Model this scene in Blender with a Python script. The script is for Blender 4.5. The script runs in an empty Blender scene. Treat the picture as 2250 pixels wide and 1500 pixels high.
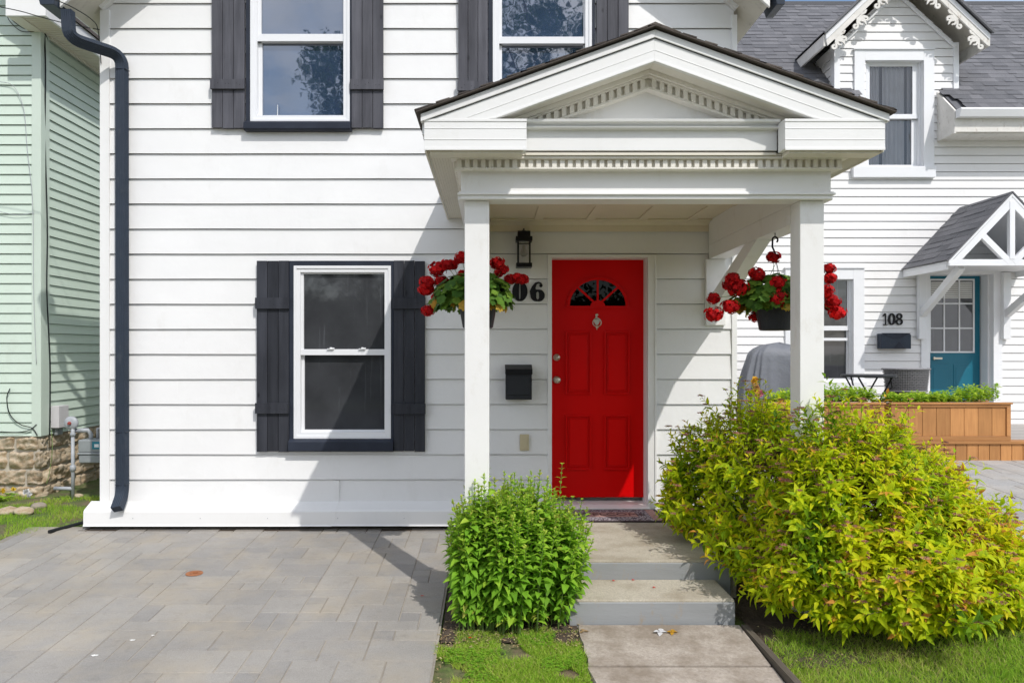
import bpy, bmesh, math, random
import numpy as np
from mathutils import Vector, Matrix
R = math.radians
random.seed(7); rng = np.random.default_rng(7)
C = bpy.context.scene.collection
scene = bpy.context.scene
# ------------------------------------------------------------------ camera, sky, sun, exposure
F = 1612.0; D = 6.2; H = 1.485            # focal (photo px), distance to the facade, eye height
cam_d = bpy.data.cameras.new('camera'); cam = bpy.data.objects.new('camera', cam_d); C.objects.link(cam)
cam.location = (0, -D, H); cam.rotation_euler = (R(90), 0, 0)
cam_d.sensor_width = 36; cam_d.lens = F / 2250 * 36; cam_d.shift_x = 45 / 2250; cam_d.shift_y = 22 / 2250
cam_d.clip_start = 0.05; cam_d.clip_end = 1000
scene.camera = cam
SUN = Vector((0.61, -1.0, 1.32)).normalized()
w = bpy.data.worlds.new("World"); scene.world = w; w.use_nodes = True
nt = w.node_tree; nt.nodes.clear()
wo = nt.nodes.new('ShaderNodeOutputWorld'); bg = nt.nodes.new('ShaderNodeBackground'); bg.inputs[1].default_value = 0.15
sky = nt.nodes.new('ShaderNodeTexSky'); sky.sky_type = 'NISHITA'; sky.sun_disc = False
sky.sun_elevation = math.asin(SUN.z); sky.sun_rotation = math.atan2(SUN.x, SUN.y); sky.ozone_density = 1.0; sky.dust_density = 1.0
tc = nt.nodes.new('ShaderNodeTexCoord'); mp = nt.nodes.new('ShaderNodeMapping'); mp.inputs['Scale'].default_value = (1, 1, 2.6); mp.inputs['Location'].default_value = (2.3, 0.7, 0.4)
cn = nt.nodes.new('ShaderNodeTexNoise'); cn.inputs['Scale'].default_value = 2.3; cn.inputs['Detail'].default_value = 8; cn.inputs['Distortion'].default_value = 0.35
cr = nt.nodes.new('ShaderNodeValToRGB'); cr.color_ramp.elements[0].position = 0.41; cr.color_ramp.elements[1].position = 0.63
mx = nt.nodes.new('ShaderNodeMix'); mx.data_type = 'RGBA'; mx.inputs['B'].default_value = (8.6, 8.7, 9.1, 1)
L = nt.links.new
L(tc.outputs['Generated'], mp.inputs[0]); L(mp.outputs[0], cn.inputs['Vector']); L(cn.outputs['Fac'], cr.inputs[0])
L(cr.outputs[0], mx.inputs['Factor']); L(sky.outputs[0], mx.inputs['A']); L(mx.outputs['Result'], bg.inputs[0]); L(bg.outputs[0], wo.inputs[0])
sd = bpy.data.lights.new('sun', 'SUN'); sd.energy = 2.65; sd.angle = R(0.55); sd.color = (1.0, 0.965, 0.915)
so = bpy.data.objects.new('sun', sd); C.objects.link(so); so.rotation_euler = (-SUN).to_track_quat('-Z', 'Y').to_euler()
so.location = (6, -10, 13)
vs = scene.view_settings; vs.view_transform = 'Standard'; vs.look = 'None'; vs.gamma = 1; vs.exposure = 0.18
scene.cycles.max_bounces = 8; scene.cycles.diffuse_bounces = 5; scene.cycles.transparent_max_bounces = 12

# ------------------------------------------------------------------ pixel helpers (photo px -> metres in the plane at depth y)
def S(y): return F / (D + y)
def PX(px, y=0.0): return (px - 1080) / S(y)
def PZ(py, y=0.0): return H - (py - 772) / S(y)
def W(px, py, y=0.0): return Vector((PX(px, y), y, PZ(py, y)))
def sst(a, b, x):
    t = min(1, max(0, (x - a) / (b - a))); return t * t * (3 - 2 * t)
def G(x, y):                                # height of the ground
    base = 0.0535 * max(y, -7) if y < 0 else 0.0
    right = sst(1.7, 2.9, x)
    return base + right * (0.17 + 0.0535 * max(0, min(y, 2.2)))

# ------------------------------------------------------------------ materials
MATS = {}
def nodes(name):
    m = bpy.data.materials.new(name); m.use_nodes = True
    t = m.node_tree; b = t.nodes['Principled BSDF']
    return m, t, b
def coords(t):
    g = t.nodes.new('ShaderNodeNewGeometry'); return g.outputs['Position']
def noise(t, vec, scale, detail=4, rough=0.55, stretch=None):
    if stretch:
        mpn = t.nodes.new('ShaderNodeMapping'); mpn.inputs['Scale'].default_value = stretch
        t.links.new(vec, mpn.inputs[0]); vec = mpn.outputs[0]
    n = t.nodes.new('ShaderNodeTexNoise'); n.inputs['Scale'].default_value = scale
    n.inputs['Detail'].default_value = detail; n.inputs['Roughness'].default_value = rough
    t.links.new(vec, n.inputs['Vector']); return n.outputs['Fac']
def ramp(t, fac, stops):
    r = t.nodes.new('ShaderNodeValToRGB'); cr = r.color_ramp
    while len(cr.elements) < len(stops): cr.elements.new(0.5)
    for e, (p, c) in zip(cr.elements, stops):
        e.position = p; e.color = (c[0], c[1], c[2], 1)
    t.links.new(fac, r.inputs[0]); return r.outputs[0]
def mixc(t, fac, a, b, mode='MIX'):
    m = t.nodes.new('ShaderNodeMix'); m.data_type = 'RGBA'; m.blend_type = mode
    for k, v in (('Factor', fac), ('A', a), ('B', b)):
        if hasattr(v, 'links') or isinstance(v, bpy.types.NodeSocket): t.links.new(v, m.inputs[k])
        else: m.inputs[k].default_value = v if k == 'Factor' else (v[0], v[1], v[2], 1)
    return m.outputs['Result']
def bump(t, b, fac, strength, dist=0.01):
    n = t.nodes.new('ShaderNodeBump'); n.inputs['Strength'].default_value = strength; n.inputs['Distance'].default_value = dist
    t.links.new(fac, n.inputs['Height']); t.links.new(n.outputs[0], b.inputs['Normal'])
def mul(c, k): return tuple(x * k for x in c)
def attr(t, name='rnd'):
    a = t.nodes.new('ShaderNodeAttribute'); a.attribute_name = name; return a.outputs['Fac']

def paint(name, col, rough=0.5, var=0.06, scale=3.0, bmp=0.08, bscale=60, stretch=None, dirt=None, dirt_amt=0.4, spec=0.5, dist=0.004):
    if name in MATS: return MATS[name]
    m, t, b = nodes(name); p = coords(t)
    n1 = noise(t, p, scale, 5, 0.6, stretch)
    c = ramp(t, n1, [(0.3, mul(col, 1 - var)), (0.7, mul(col, 1 + var * 0.5))])
    if dirt:
        n2 = noise(t, p, scale * 3.1, 7, 0.72, (1, 1, 0.5))
        f = ramp(t, n2, [(0.56, (0, 0, 0)), (0.74, (dirt_amt,) * 3)])
        c = mixc(t, f, c, dirt)
    t.links.new(c, b.inputs['Base Color']); b.inputs['Roughness'].default_value = rough
    b.inputs['Specular IOR Level'].default_value = 0.12 if name.startswith('red') else (0.18 if max(col) < 0.08 else spec)
    n3 = noise(t, p, bscale, 4, 0.6, stretch); bump(t, b, n3, bmp, dist)
    MATS[name] = m; return m

M_siding = paint('white_lap_siding', (0.815, 0.815, 0.81), 0.40, 0.04, 1.3, 0.5, 3.2, dirt=(0.60, 0.58, 0.54), dirt_amt=0.24, dist=0.012)
M_trim = paint('white_painted_trim', (0.81, 0.805, 0.79), 0.45, 0.04, 2.2, 0.2, 22, dirt=(0.55, 0.51, 0.43), dirt_amt=0.35)
M_alum = paint('white_aluminium_cladding', (0.82, 0.82, 0.81), 0.33, 0.03, 2.0, 0.16, 12, dirt=(0.6, 0.58, 0.52), dirt_amt=0.15)
M_cream = paint('cream_painted_wood', (0.79, 0.76, 0.69), 0.5, 0.05, 2.5, 0.12, 30, dirt=(0.5, 0.43, 0.3), dirt_amt=0.25)
M_ceil = paint('cream_ceiling_paint', (0.74, 0.655, 0.50), 0.5, 0.05, 2.5, 0.12, 30, dirt=(0.5, 0.43, 0.3), dirt_amt=0.3)
M_soffit = paint('cream_vinyl_soffit', (0.72, 0.68, 0.58), 0.45, 0.04, 3, 0.1, 30)
M_plyw = paint('weathered_white_plywood', (0.62, 0.59, 0.52), 0.7, 0.15, 3, 0.3, 40, dirt=(0.2, 0.19, 0.17), dirt_amt=0.6)
M_vinyl = paint('white_vinyl_window', (0.80, 0.81, 0.83), 0.3, 0.02, 3, 0.04, 30)
M_nsiding = paint('white_clapboard', (0.80, 0.795, 0.79), 0.5, 0.04, 1.7, 0.25, 25, stretch=(0.3, 0.3, 1), dirt=(0.6, 0.57, 0.52), dirt_amt=0.2)
M_ntrim = paint('white_clapboard_trim', (0.80, 0.81, 0.83), 0.45, 0.04, 2.5, 0.12, 30)
M_peel = paint('peeling_white_paint', (0.74, 0.72, 0.68), 0.7, 0.12, 5, 0.5, 45, dirt=(0.33, 0.25, 0.19), dirt_amt=0.75)
M_gsiding = paint('mint_green_siding', (0.60, 0.70, 0.61), 0.45, 0.05, 1.6, 0.3, 9, dirt=(0.42, 0.47, 0.40), dirt_amt=0.28)
M_gtrim = paint('mint_green_trim', (0.60, 0.69, 0.61), 0.45, 0.04, 2, 0.2, 12)
M_dark = paint('dark_navy_trim_paint', (0.030, 0.036, 0.052), 0.42, 0.25, 5, 0.15, 40)
M_gutter = paint('navy_metal_downspout', (0.035, 0.046, 0.066), 0.32, 0.12, 6, 0.05, 30, dirt=(0.2, 0.2, 0.2), dirt_amt=0.18)
M_black = paint('black_metal', (0.012, 0.012, 0.014), 0.35, 0.1, 8, 0.05, 60)
M_cable = paint('black_cable', (0.018, 0.02, 0.022), 0.5, 0.1, 8, 0.05, 60)
M_red = paint('red_door_paint', (0.69, 0.002, 0.0025), 0.35, 0.05, 3, 0.06, 60, stretch=(1, 1, 0.2))
M_teal = paint('teal_door_paint', (0.0, 0.135, 0.205), 0.4, 0.05, 3, 0.06, 60)
M_nickel, t, b = nodes('brushed_nickel'); b.inputs['Base Color'].default_value = (0.62, 0.56, 0.47, 1); b.inputs['Metallic'].default_value = 0.9; b.inputs['Roughness'].default_value = 0.3
M_galv = paint('grey_galvanised_metal', (0.38, 0.40, 0.43), 0.45, 0.15, 12, 0.1, 40)
M_meter = paint('grey_meter_paint', (0.27, 0.29, 0.30), 0.5, 0.12, 8, 0.1, 40)
M_pvc = paint('pale_grey_plastic', (0.62, 0.60, 0.62), 0.4, 0.06, 8, 0.05, 40)
M_beige = paint('beige_plastic', (0.56, 0.49, 0.32), 0.4, 0.06, 8, 0.05, 40)
M_teal_label = paint('teal_label', (0.02, 0.22, 0.30), 0.4, 0.06, 8, 0.05, 40)
M_rust = paint('rusty_iron', (0.34, 0.13, 0.05), 0.8, 0.35, 30, 0.4, 60)
M_regred = paint('dull_red_cap', (0.30, 0.05, 0.04), 0.5, 0.1, 20, 0.1, 60)
M_soil = paint('dark_soil', (0.085, 0.06, 0.042), 0.95, 0.5, 18, 0.8, 60, dist=0.02)
M_pot = paint('black_plastic_pot', (0.03, 0.032, 0.037), 0.42, 0.1, 5, 0.03, 30)
M_wicker = paint('grey_wicker', (0.19, 0.19, 0.20), 0.5, 0.3, 40, 0.2, 90)
M_cover = paint('grey_grill_cover_cloth', (0.15, 0.16, 0.185), 0.6, 0.1, 3, 0.4, 12, dist=0.02)
M_rubber = paint('dark_rubber', (0.04, 0.03, 0.032), 0.7, 0.1, 10, 0.1, 60)
M_bulb = paint('frosted_bulb_glass', (0.8, 0.78, 0.72), 0.2, 0.02, 5, 0, 30)
M_twig = paint('brown_twigs', (0.14, 0.08, 0.05), 0.8, 0.3, 30, 0.3, 60)
M_gstem = paint('green_stems', (0.14, 0.22, 0.05), 0.6, 0.2, 30, 0.1, 60)
M_bark = paint('tree_bark', (0.12, 0.09, 0.065), 0.9, 0.3, 6, 0.6, 20)
M_curtain = paint('white_curtain_cloth', (0.8, 0.79, 0.82), 0.8, 0.05, 5, 0.1, 40)
M_blind = paint('white_window_blind', (0.62, 0.62, 0.6), 0.6, 0.05, 5, 0.1, 40)
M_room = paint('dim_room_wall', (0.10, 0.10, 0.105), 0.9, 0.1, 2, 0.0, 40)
M_deckgrey = paint('weathered_grey_deck', (0.42, 0.39, 0.36), 0.75, 0.2, 6, 0.3, 40, stretch=(0.2, 1, 1))
M_stonegrey = paint('grey_field_stone', (0.33, 0.28, 0.23), 0.85, 0.25, 7, 0.5, 25)

def wood(name, col, dark, scale=9, stretch=(1, 1, 0.07), rough=0.6, knots=True):
    m, t, b = nodes(name); p = coords(t)
    n = noise(t, p, scale * 6, 6, 0.65, stretch); n2 = noise(t, p, 2.3, 3); n3 = attr(t)
    c = ramp(t, n, [(0.32, dark), (0.62, col)])
    c = mixc(t, 0.5, c, ramp(t, n2, [(0.3, mul(col, 0.72)), (0.7, mul(col, 1.12))]), 'MIX')
    c = mixc(t, 1.0, c, ramp(t, n3, [(0, (0.78,) * 3), (1, (1.16,) * 3)]), 'MULTIPLY')
    if knots:
        v = t.nodes.new('ShaderNodeTexVoronoi'); v.inputs['Scale'].default_value = 5.5
        mpn = t.nodes.new('ShaderNodeMapping'); mpn.inputs['Scale'].default_value = (1, 1, 0.5); t.links.new(p, mpn.inputs[0]); t.links.new(mpn.outputs[0], v.inputs['Vector'])
        c = mixc(t, ramp(t, v.outputs['Distance'], [(0.035, (0.75,) * 3), (0.085, (0, 0, 0))]), c, mul(dark, 0.5))
    t.links.new(c, b.inputs['Base Color']); b.inputs['Roughness'].default_value = rough; b.inputs['Specular IOR Level'].default_value = 0.2
    bump(t, b, n, 0.6, 0.004); MATS[name] = m; return m
M_shut = wood('navy_stained_shutter_boards', (0.046, 0.049, 0.060), (0.008, 0.009, 0.012), scale=3, rough=0.5)
M_shutgrey = wood('greyer_navy_shutter_boards', (0.115, 0.116, 0.135), (0.022, 0.023, 0.030), scale=3, rough=0.6)  # paler, greyer tone of the navy boards for the upper shutters
M_cedar = wood('cedar_planter_boards', (0.52, 0.255, 0.095), (0.36, 0.16, 0.06))
M_cedarh = wood('cedar_rails', (0.51, 0.25, 0.095), (0.37, 0.165, 0.065), stretch=(0.07, 1, 1), knots=False)
M_edging = wood('old_timber_edging', (0.16, 0.135, 0.105), (0.07, 0.06, 0.05), stretch=(1, 0.08, 1), knots=False, rough=0.85)

def glass(name, base=(0.022, 0.024, 0.028), ior=1.9, rough=0.0, streak=0.5, bmp=0.035):
    m, t, b = nodes(name); b.inputs['Roughness'].default_value = rough
    b.inputs['IOR'].default_value = ior; p = coords(t)
    n = noise(t, p, 26, 4, 0.6, (1, 1, 0.06)); n2 = noise(t, p, 3.0, 4)
    f = ramp(t, n, [(0.60, (0, 0, 0)), (0.80, (streak,) * 3)])
    c = mixc(t, f, ramp(t, n2, [(0.3, mul(base, 0.8)), (0.7, mul(base, 1.25))]), mul(base, 3.0))
    t.links.new(c, b.inputs['Base Color'])
    n4 = noise(t, p, 5.5, 2, 0.5); bump(t, b, n4, bmp, 0.01)
    MATS[name] = m; return m
M_glass = glass('screened_window_glass', (0.046, 0.048, 0.053), 1.7, 0.04)
M_glassup = glass('upper_window_glass', (0.03, 0.052, 0.10), 2.8, 0.02, 0.0, 0.06)  # blue of the reflected sky is put into the base tint
M_glassdark = glass('dark_door_glass', (0.001, 0.001, 0.0012), 1.25, 0.0, 0.0)
def clear_glass(name, tint=0.9):
    m, t, b = nodes(name); t.nodes.remove(b)
    o = t.nodes['Material Output']; tr = t.nodes.new('ShaderNodeBsdfTransparent'); tr.inputs[0].default_value = (tint, tint, tint, 1)
    gl = t.nodes.new('ShaderNodeBsdfGlossy'); gl.inputs['Roughness'].default_value = 0.01
    fr = t.nodes.new('ShaderNodeFresnel'); fr.inputs['IOR'].default_value = 1.9; ms = t.nodes.new('ShaderNodeMixShader')
    t.links.new(fr.outputs[0], ms.inputs[0]); t.links.new(tr.outputs[0], ms.inputs[1]); t.links.new(gl.outputs[0], ms.inputs[2]); t.links.new(ms.outputs[0], o.inputs[0])
    return m
M_clear = clear_glass('clear_window_glass', 0.97)

def leafmat(name, stops, trans=0.35, rough=0.6):
    m, t, b = nodes(name); a = attr(t); p = coords(t)
    c = ramp(t, a, stops); n = noise(t, p, 40, 3)
    c = mixc(t, 0.5, c, ramp(t, n, [(0.3, (0.7,) * 3), (0.7, (1.15,) * 3)]), 'MULTIPLY')
    t.links.new(c, b.inputs['Base Color']); b.inputs['Roughness'].default_value = rough
    b.inputs['Specular IOR Level'].default_value = 0.22
    tr = t.nodes.new('ShaderNodeBsdfTranslucent'); t.links.new(c, tr.inputs[0]); ms = t.nodes.new('ShaderNodeMixShader'); ms.inputs[0].default_value = trans
    o = t.nodes['Material Output']; t.links.new(b.outputs[0], ms.inputs[1]); t.links.new(tr.outputs[0], ms.inputs[2]); t.links.new(ms.outputs[0], o.inputs[0])
    return m
M_spirea = leafmat('golden_spirea_leaf', [(0, (0.10, 0.22, 0.015)), (0.22, (0.28, 0.46, 0.012)), (0.55, (0.62, 0.72, 0.012)), (0.82, (0.82, 0.76, 0.018)), (1, (0.72, 0.33, 0.06))], 0.48)
M_aster = leafmat('fresh_green_leaf', [(0, (0.09, 0.24, 0.02)), (0.5, (0.24, 0.48, 0.035)), (0.9, (0.44, 0.66, 0.06)), (1, (0.52, 0.54, 0.10))], 0.4)
M_geran = leafmat('geranium_leaf', [(0, (0.05, 0.13, 0.018)), (0.6, (0.12, 0.25, 0.03)), (1, (0.26, 0.40, 0.05))], 0.3)
M_yleaf = leafmat('yellowed_leaf', [(0, (0.6, 0.32, 0.03)), (1, (0.55, 0.42, 0.08))], 0.3)
M_petal = leafmat('red_geranium_petal', [(0, (0.34, 0.002, 0.006)), (1, (0.92, 0.016, 0.018))], 0.4)
M_pinkf = leafmat('dusty_pink_flower', [(0, (0.22, 0.11, 0.08)), (0.6, (0.48, 0.20, 0.17)), (1, (0.62, 0.34, 0.25))], 0.2, 0.8)
M_grass = leafmat('lawn_grass', [(0, (0.15, 0.33, 0.02)), (0.5, (0.29, 0.52, 0.04)), (0.85, (0.48, 0.62, 0.08)), (1, (0.55, 0.48, 0.2))], 0.45)
M_planter = leafmat('planter_leaf', [(0, (0.14, 0.32, 0.02)), (0.5, (0.32, 0.54, 0.04)), (1, (0.58, 0.70, 0.08))], 0.45)
M_treeleaf = leafmat('tree_leaf', [(0, (0.03, 0.07, 0.015)), (1, (0.09, 0.15, 0.03))], 0.3)
M_dryleaf = leafmat('dry_leaf', [(0, (0.30, 0.18, 0.09)), (1, (0.55, 0.46, 0.25))], 0.15, 0.8)
M_yflow = leafmat('yellow_flower', [(0, (0.7, 0.5, 0.03)), (1, (0.8, 0.6, 0.1))], 0.2)
M_wflow = leafmat('white_flower', [(0, (0.7, 0.7, 0.72)), (1, (0.8, 0.8, 0.8))], 0.2)
M_snap = leafmat('snapdragon_flower', [(0, (0.55, 0.12, 0.25)), (0.4, (0.7, 0.45, 0.25)), (1, (0.8, 0.5, 0.05))], 0.2)

def shingle(name, c0, c1):
    m, t, b = nodes(name); a = attr(t); p = coords(t)
    c = ramp(t, a, [(0, c0), (1, c1)]); n = noise(t, p, 240, 3, 0.7); n2 = noise(t, p, 1.1, 4)
    c = mixc(t, 1, c, ramp(t, n, [(0.3, (0.6,) * 3), (0.7, (1.45,) * 3)]), 'MULTIPLY')
    c = mixc(t, 1, c, ramp(t, n2, [(0.3, (0.85,) * 3), (0.7, (1.1,) * 3)]), 'MULTIPLY')
    t.links.new(c, b.inputs['Base Color']); b.inputs['Roughness'].default_value = 0.9; bump(t, b, n, 0.6, 0.004); return m
M_shingle = shingle('grey_asphalt_shingles', (0.105, 0.107, 0.118), (0.165, 0.165, 0.178))
M_shinglebr = shingle('brown_asphalt_shingles', (0.055, 0.045, 0.04), (0.12, 0.10, 0.085))

def stone_mat(name, base, alt, joint=None, rough=0.85):
    m, t, b = nodes(name); a = attr(t); p = coords(t)
    c = ramp(t, a, [(0, base), (0.5, mul(tuple((x + y) / 2 for x, y in zip(base, alt)), 1.0)), (1, alt)])
    n = noise(t, p, 170, 4, 0.75); n2 = noise(t, p, 3.2, 5, 0.6); n3 = noise(t, p, 14, 5, 0.7)
    c = mixc(t, 1, c, ramp(t, n, [(0.3, (0.78,) * 3), (0.7, (1.2,) * 3)]), 'MULTIPLY')
    c = mixc(t, ramp(t, n2, [(0.45, (0, 0, 0)), (0.72, (0.6,) * 3)]), c, (0.38, 0.325, 0.245))
    c = mixc(t, ramp(t, n3, [(0.55, (0, 0, 0)), (0.75, (0.45,) * 3)]), c, (0.20, 0.185, 0.165))
    n5 = noise(t, p, 1.1, 6, 0.7); c = mixc(t, 1, c, ramp(t, n5, [(0.35, (0.86,) * 3), (0.65, (1.1,) * 3)]), 'MULTIPLY')
    t.links.new(c, b.inputs['Base Color']); b.inputs['Roughness'].default_value = rough; bump(t, b, n, 0.5, 0.004); return m
M_paver = stone_mat('concrete_pavers', (0.268, 0.256, 0.243), (0.342, 0.320, 0.290))
M_paver2 = stone_mat('neighbour_pavers', (0.33, 0.33, 0.33), (0.40, 0.385, 0.365))
M_joint = paint('sandy_joints', (0.34, 0.305, 0.255), 0.95, 0.4, 2, 0.6, 90, dirt=(0.12, 0.10, 0.08), dirt_amt=0.8)
def concrete(name, col, grain=130, stain=(0.30, 0.24, 0.17), amt=0.45):
    m, t, b = nodes(name); p = coords(t)
    n = noise(t, p, grain, 5, 0.8); n2 = noise(t, p, 4.2, 6, 0.65); n3 = noise(t, p, 22, 6, 0.7)
    c = ramp(t, n, [(0.28, mul(col, 0.62)), (0.52, col), (0.75, mul(col, 1.25))])
    c = mixc(t, ramp(t, n2, [(0.42, (0, 0, 0)), (0.64, (amt,) * 3)]), c, stain)
    c = mixc(t, ramp(t, n3, [(0.6, (0, 0, 0)), (0.78, (amt * 0.6,) * 3)]), c, mul(stain, 0.7))
    t.links.new(c, b.inputs['Base Color']); b.inputs['Roughness'].default_value = 0.9; bump(t, b, n, 0.6, 0.004); return m
M_walk = concrete('rough_concrete_path', (0.43, 0.375, 0.32), 60, (0.22, 0.175, 0.13), 0.85)
M_land = concrete('smooth_concrete_landing', (0.50, 0.455, 0.37), 90, (0.30, 0.25, 0.18), 0.7)
M_riser = paint('grey_painted_riser', (0.29, 0.30, 0.305), 0.7, 0.12, 4, 0.6, 25, stretch=(0.3, 1, 1), dirt=(0.33, 0.26, 0.18), dirt_amt=1.0)
def ground_mat():
    m, t, b = nodes('ground_soil_and_turf'); p = coords(t)
    n = noise(t, p, 30, 6, 0.75); n2 = noise(t, p, 1.6, 5, 0.65)
    g = ramp(t, n, [(0.3, (0.05, 0.085, 0.018)), (0.6, (0.11, 0.16, 0.035)), (0.8, (0.2, 0.2, 0.08))])
    s = ramp(t, n, [(0.3, (0.10, 0.07, 0.045)), (0.7, (0.24, 0.17, 0.11))])
    c = mixc(t, ramp(t, n2, [(0.45, (0, 0, 0)), (0.6, (1, 1, 1))]), g, s)
    t.links.new(c, b.inputs['Base Color']); b.inputs['Roughness'].default_value = 0.95; bump(t, b, n, 0.7, 0.02); return m
M_ground = ground_mat()
def rock_mat():
    m, t, b = nodes('tan_foundation_stone'); p = coords(t); a = attr(t)
    n = noise(t, p, 9, 8, 0.7, (1, 1, 2.2)); n2 = noise(t, p, 60, 6, 0.7)
    c = ramp(t, n, [(0.30, (0.16, 0.11, 0.07)), (0.42, (0.38, 0.29, 0.19)), (0.56, (0.50, 0.43, 0.33)), (0.75, (0.55, 0.50, 0.43))])
    c = mixc(t, 1, c, ramp(t, a, [(0, (0.8, 0.78, 0.76)), (1, (1.15, 1.1, 1.05))]), 'MULTIPLY')
    t.links.new(c, b.inputs['Base Color']); b.inputs['Roughness'].default_value = 0.9; bump(t, b, n2, 0.8, 0.01); return m
M_rock = rock_mat()
M_mortar = paint('pale_mortar', (0.50, 0.45, 0.38), 0.95, 0.2, 12, 0.6, 60, dirt=(0.2, 0.15, 0.1), dirt_amt=0.5)
def mat_mat():
    m, t, b = nodes('patterned_doormat'); p = coords(t)
    mpn = t.nodes.new('ShaderNodeMapping'); mpn.inputs['Scale'].default_value = (1, 1, 1); t.links.new(p, mpn.inputs[0])
    v = t.nodes.new('ShaderNodeTexVoronoi'); v.inputs['Scale'].default_value = 34; v.feature = 'DISTANCE_TO_EDGE'; t.links.new(mpn.outputs[0], v.inputs['Vector'])
    n = noise(t, p, 55, 2)
    a = ramp(t, v.outputs['Distance'], [(0.04, (0.05, 0.035, 0.045)), (0.13, (0.42, 0.38, 0.40))])
    c = mixc(t, ramp(t, n, [(0.5, (0, 0, 0)), (0.56, (0.7,) * 3)]), a, (0.09, 0.06, 0.08))
    t.links.new(c, b.inputs['Base Color']); b.inputs['Roughness'].default_value = 0.9; return m
M_mat = mat_mat()
M_matpink = paint('pinkish_mat_panel', (0.40, 0.24, 0.21), 0.9, 0.4, 60, 0.2, 90)

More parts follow.
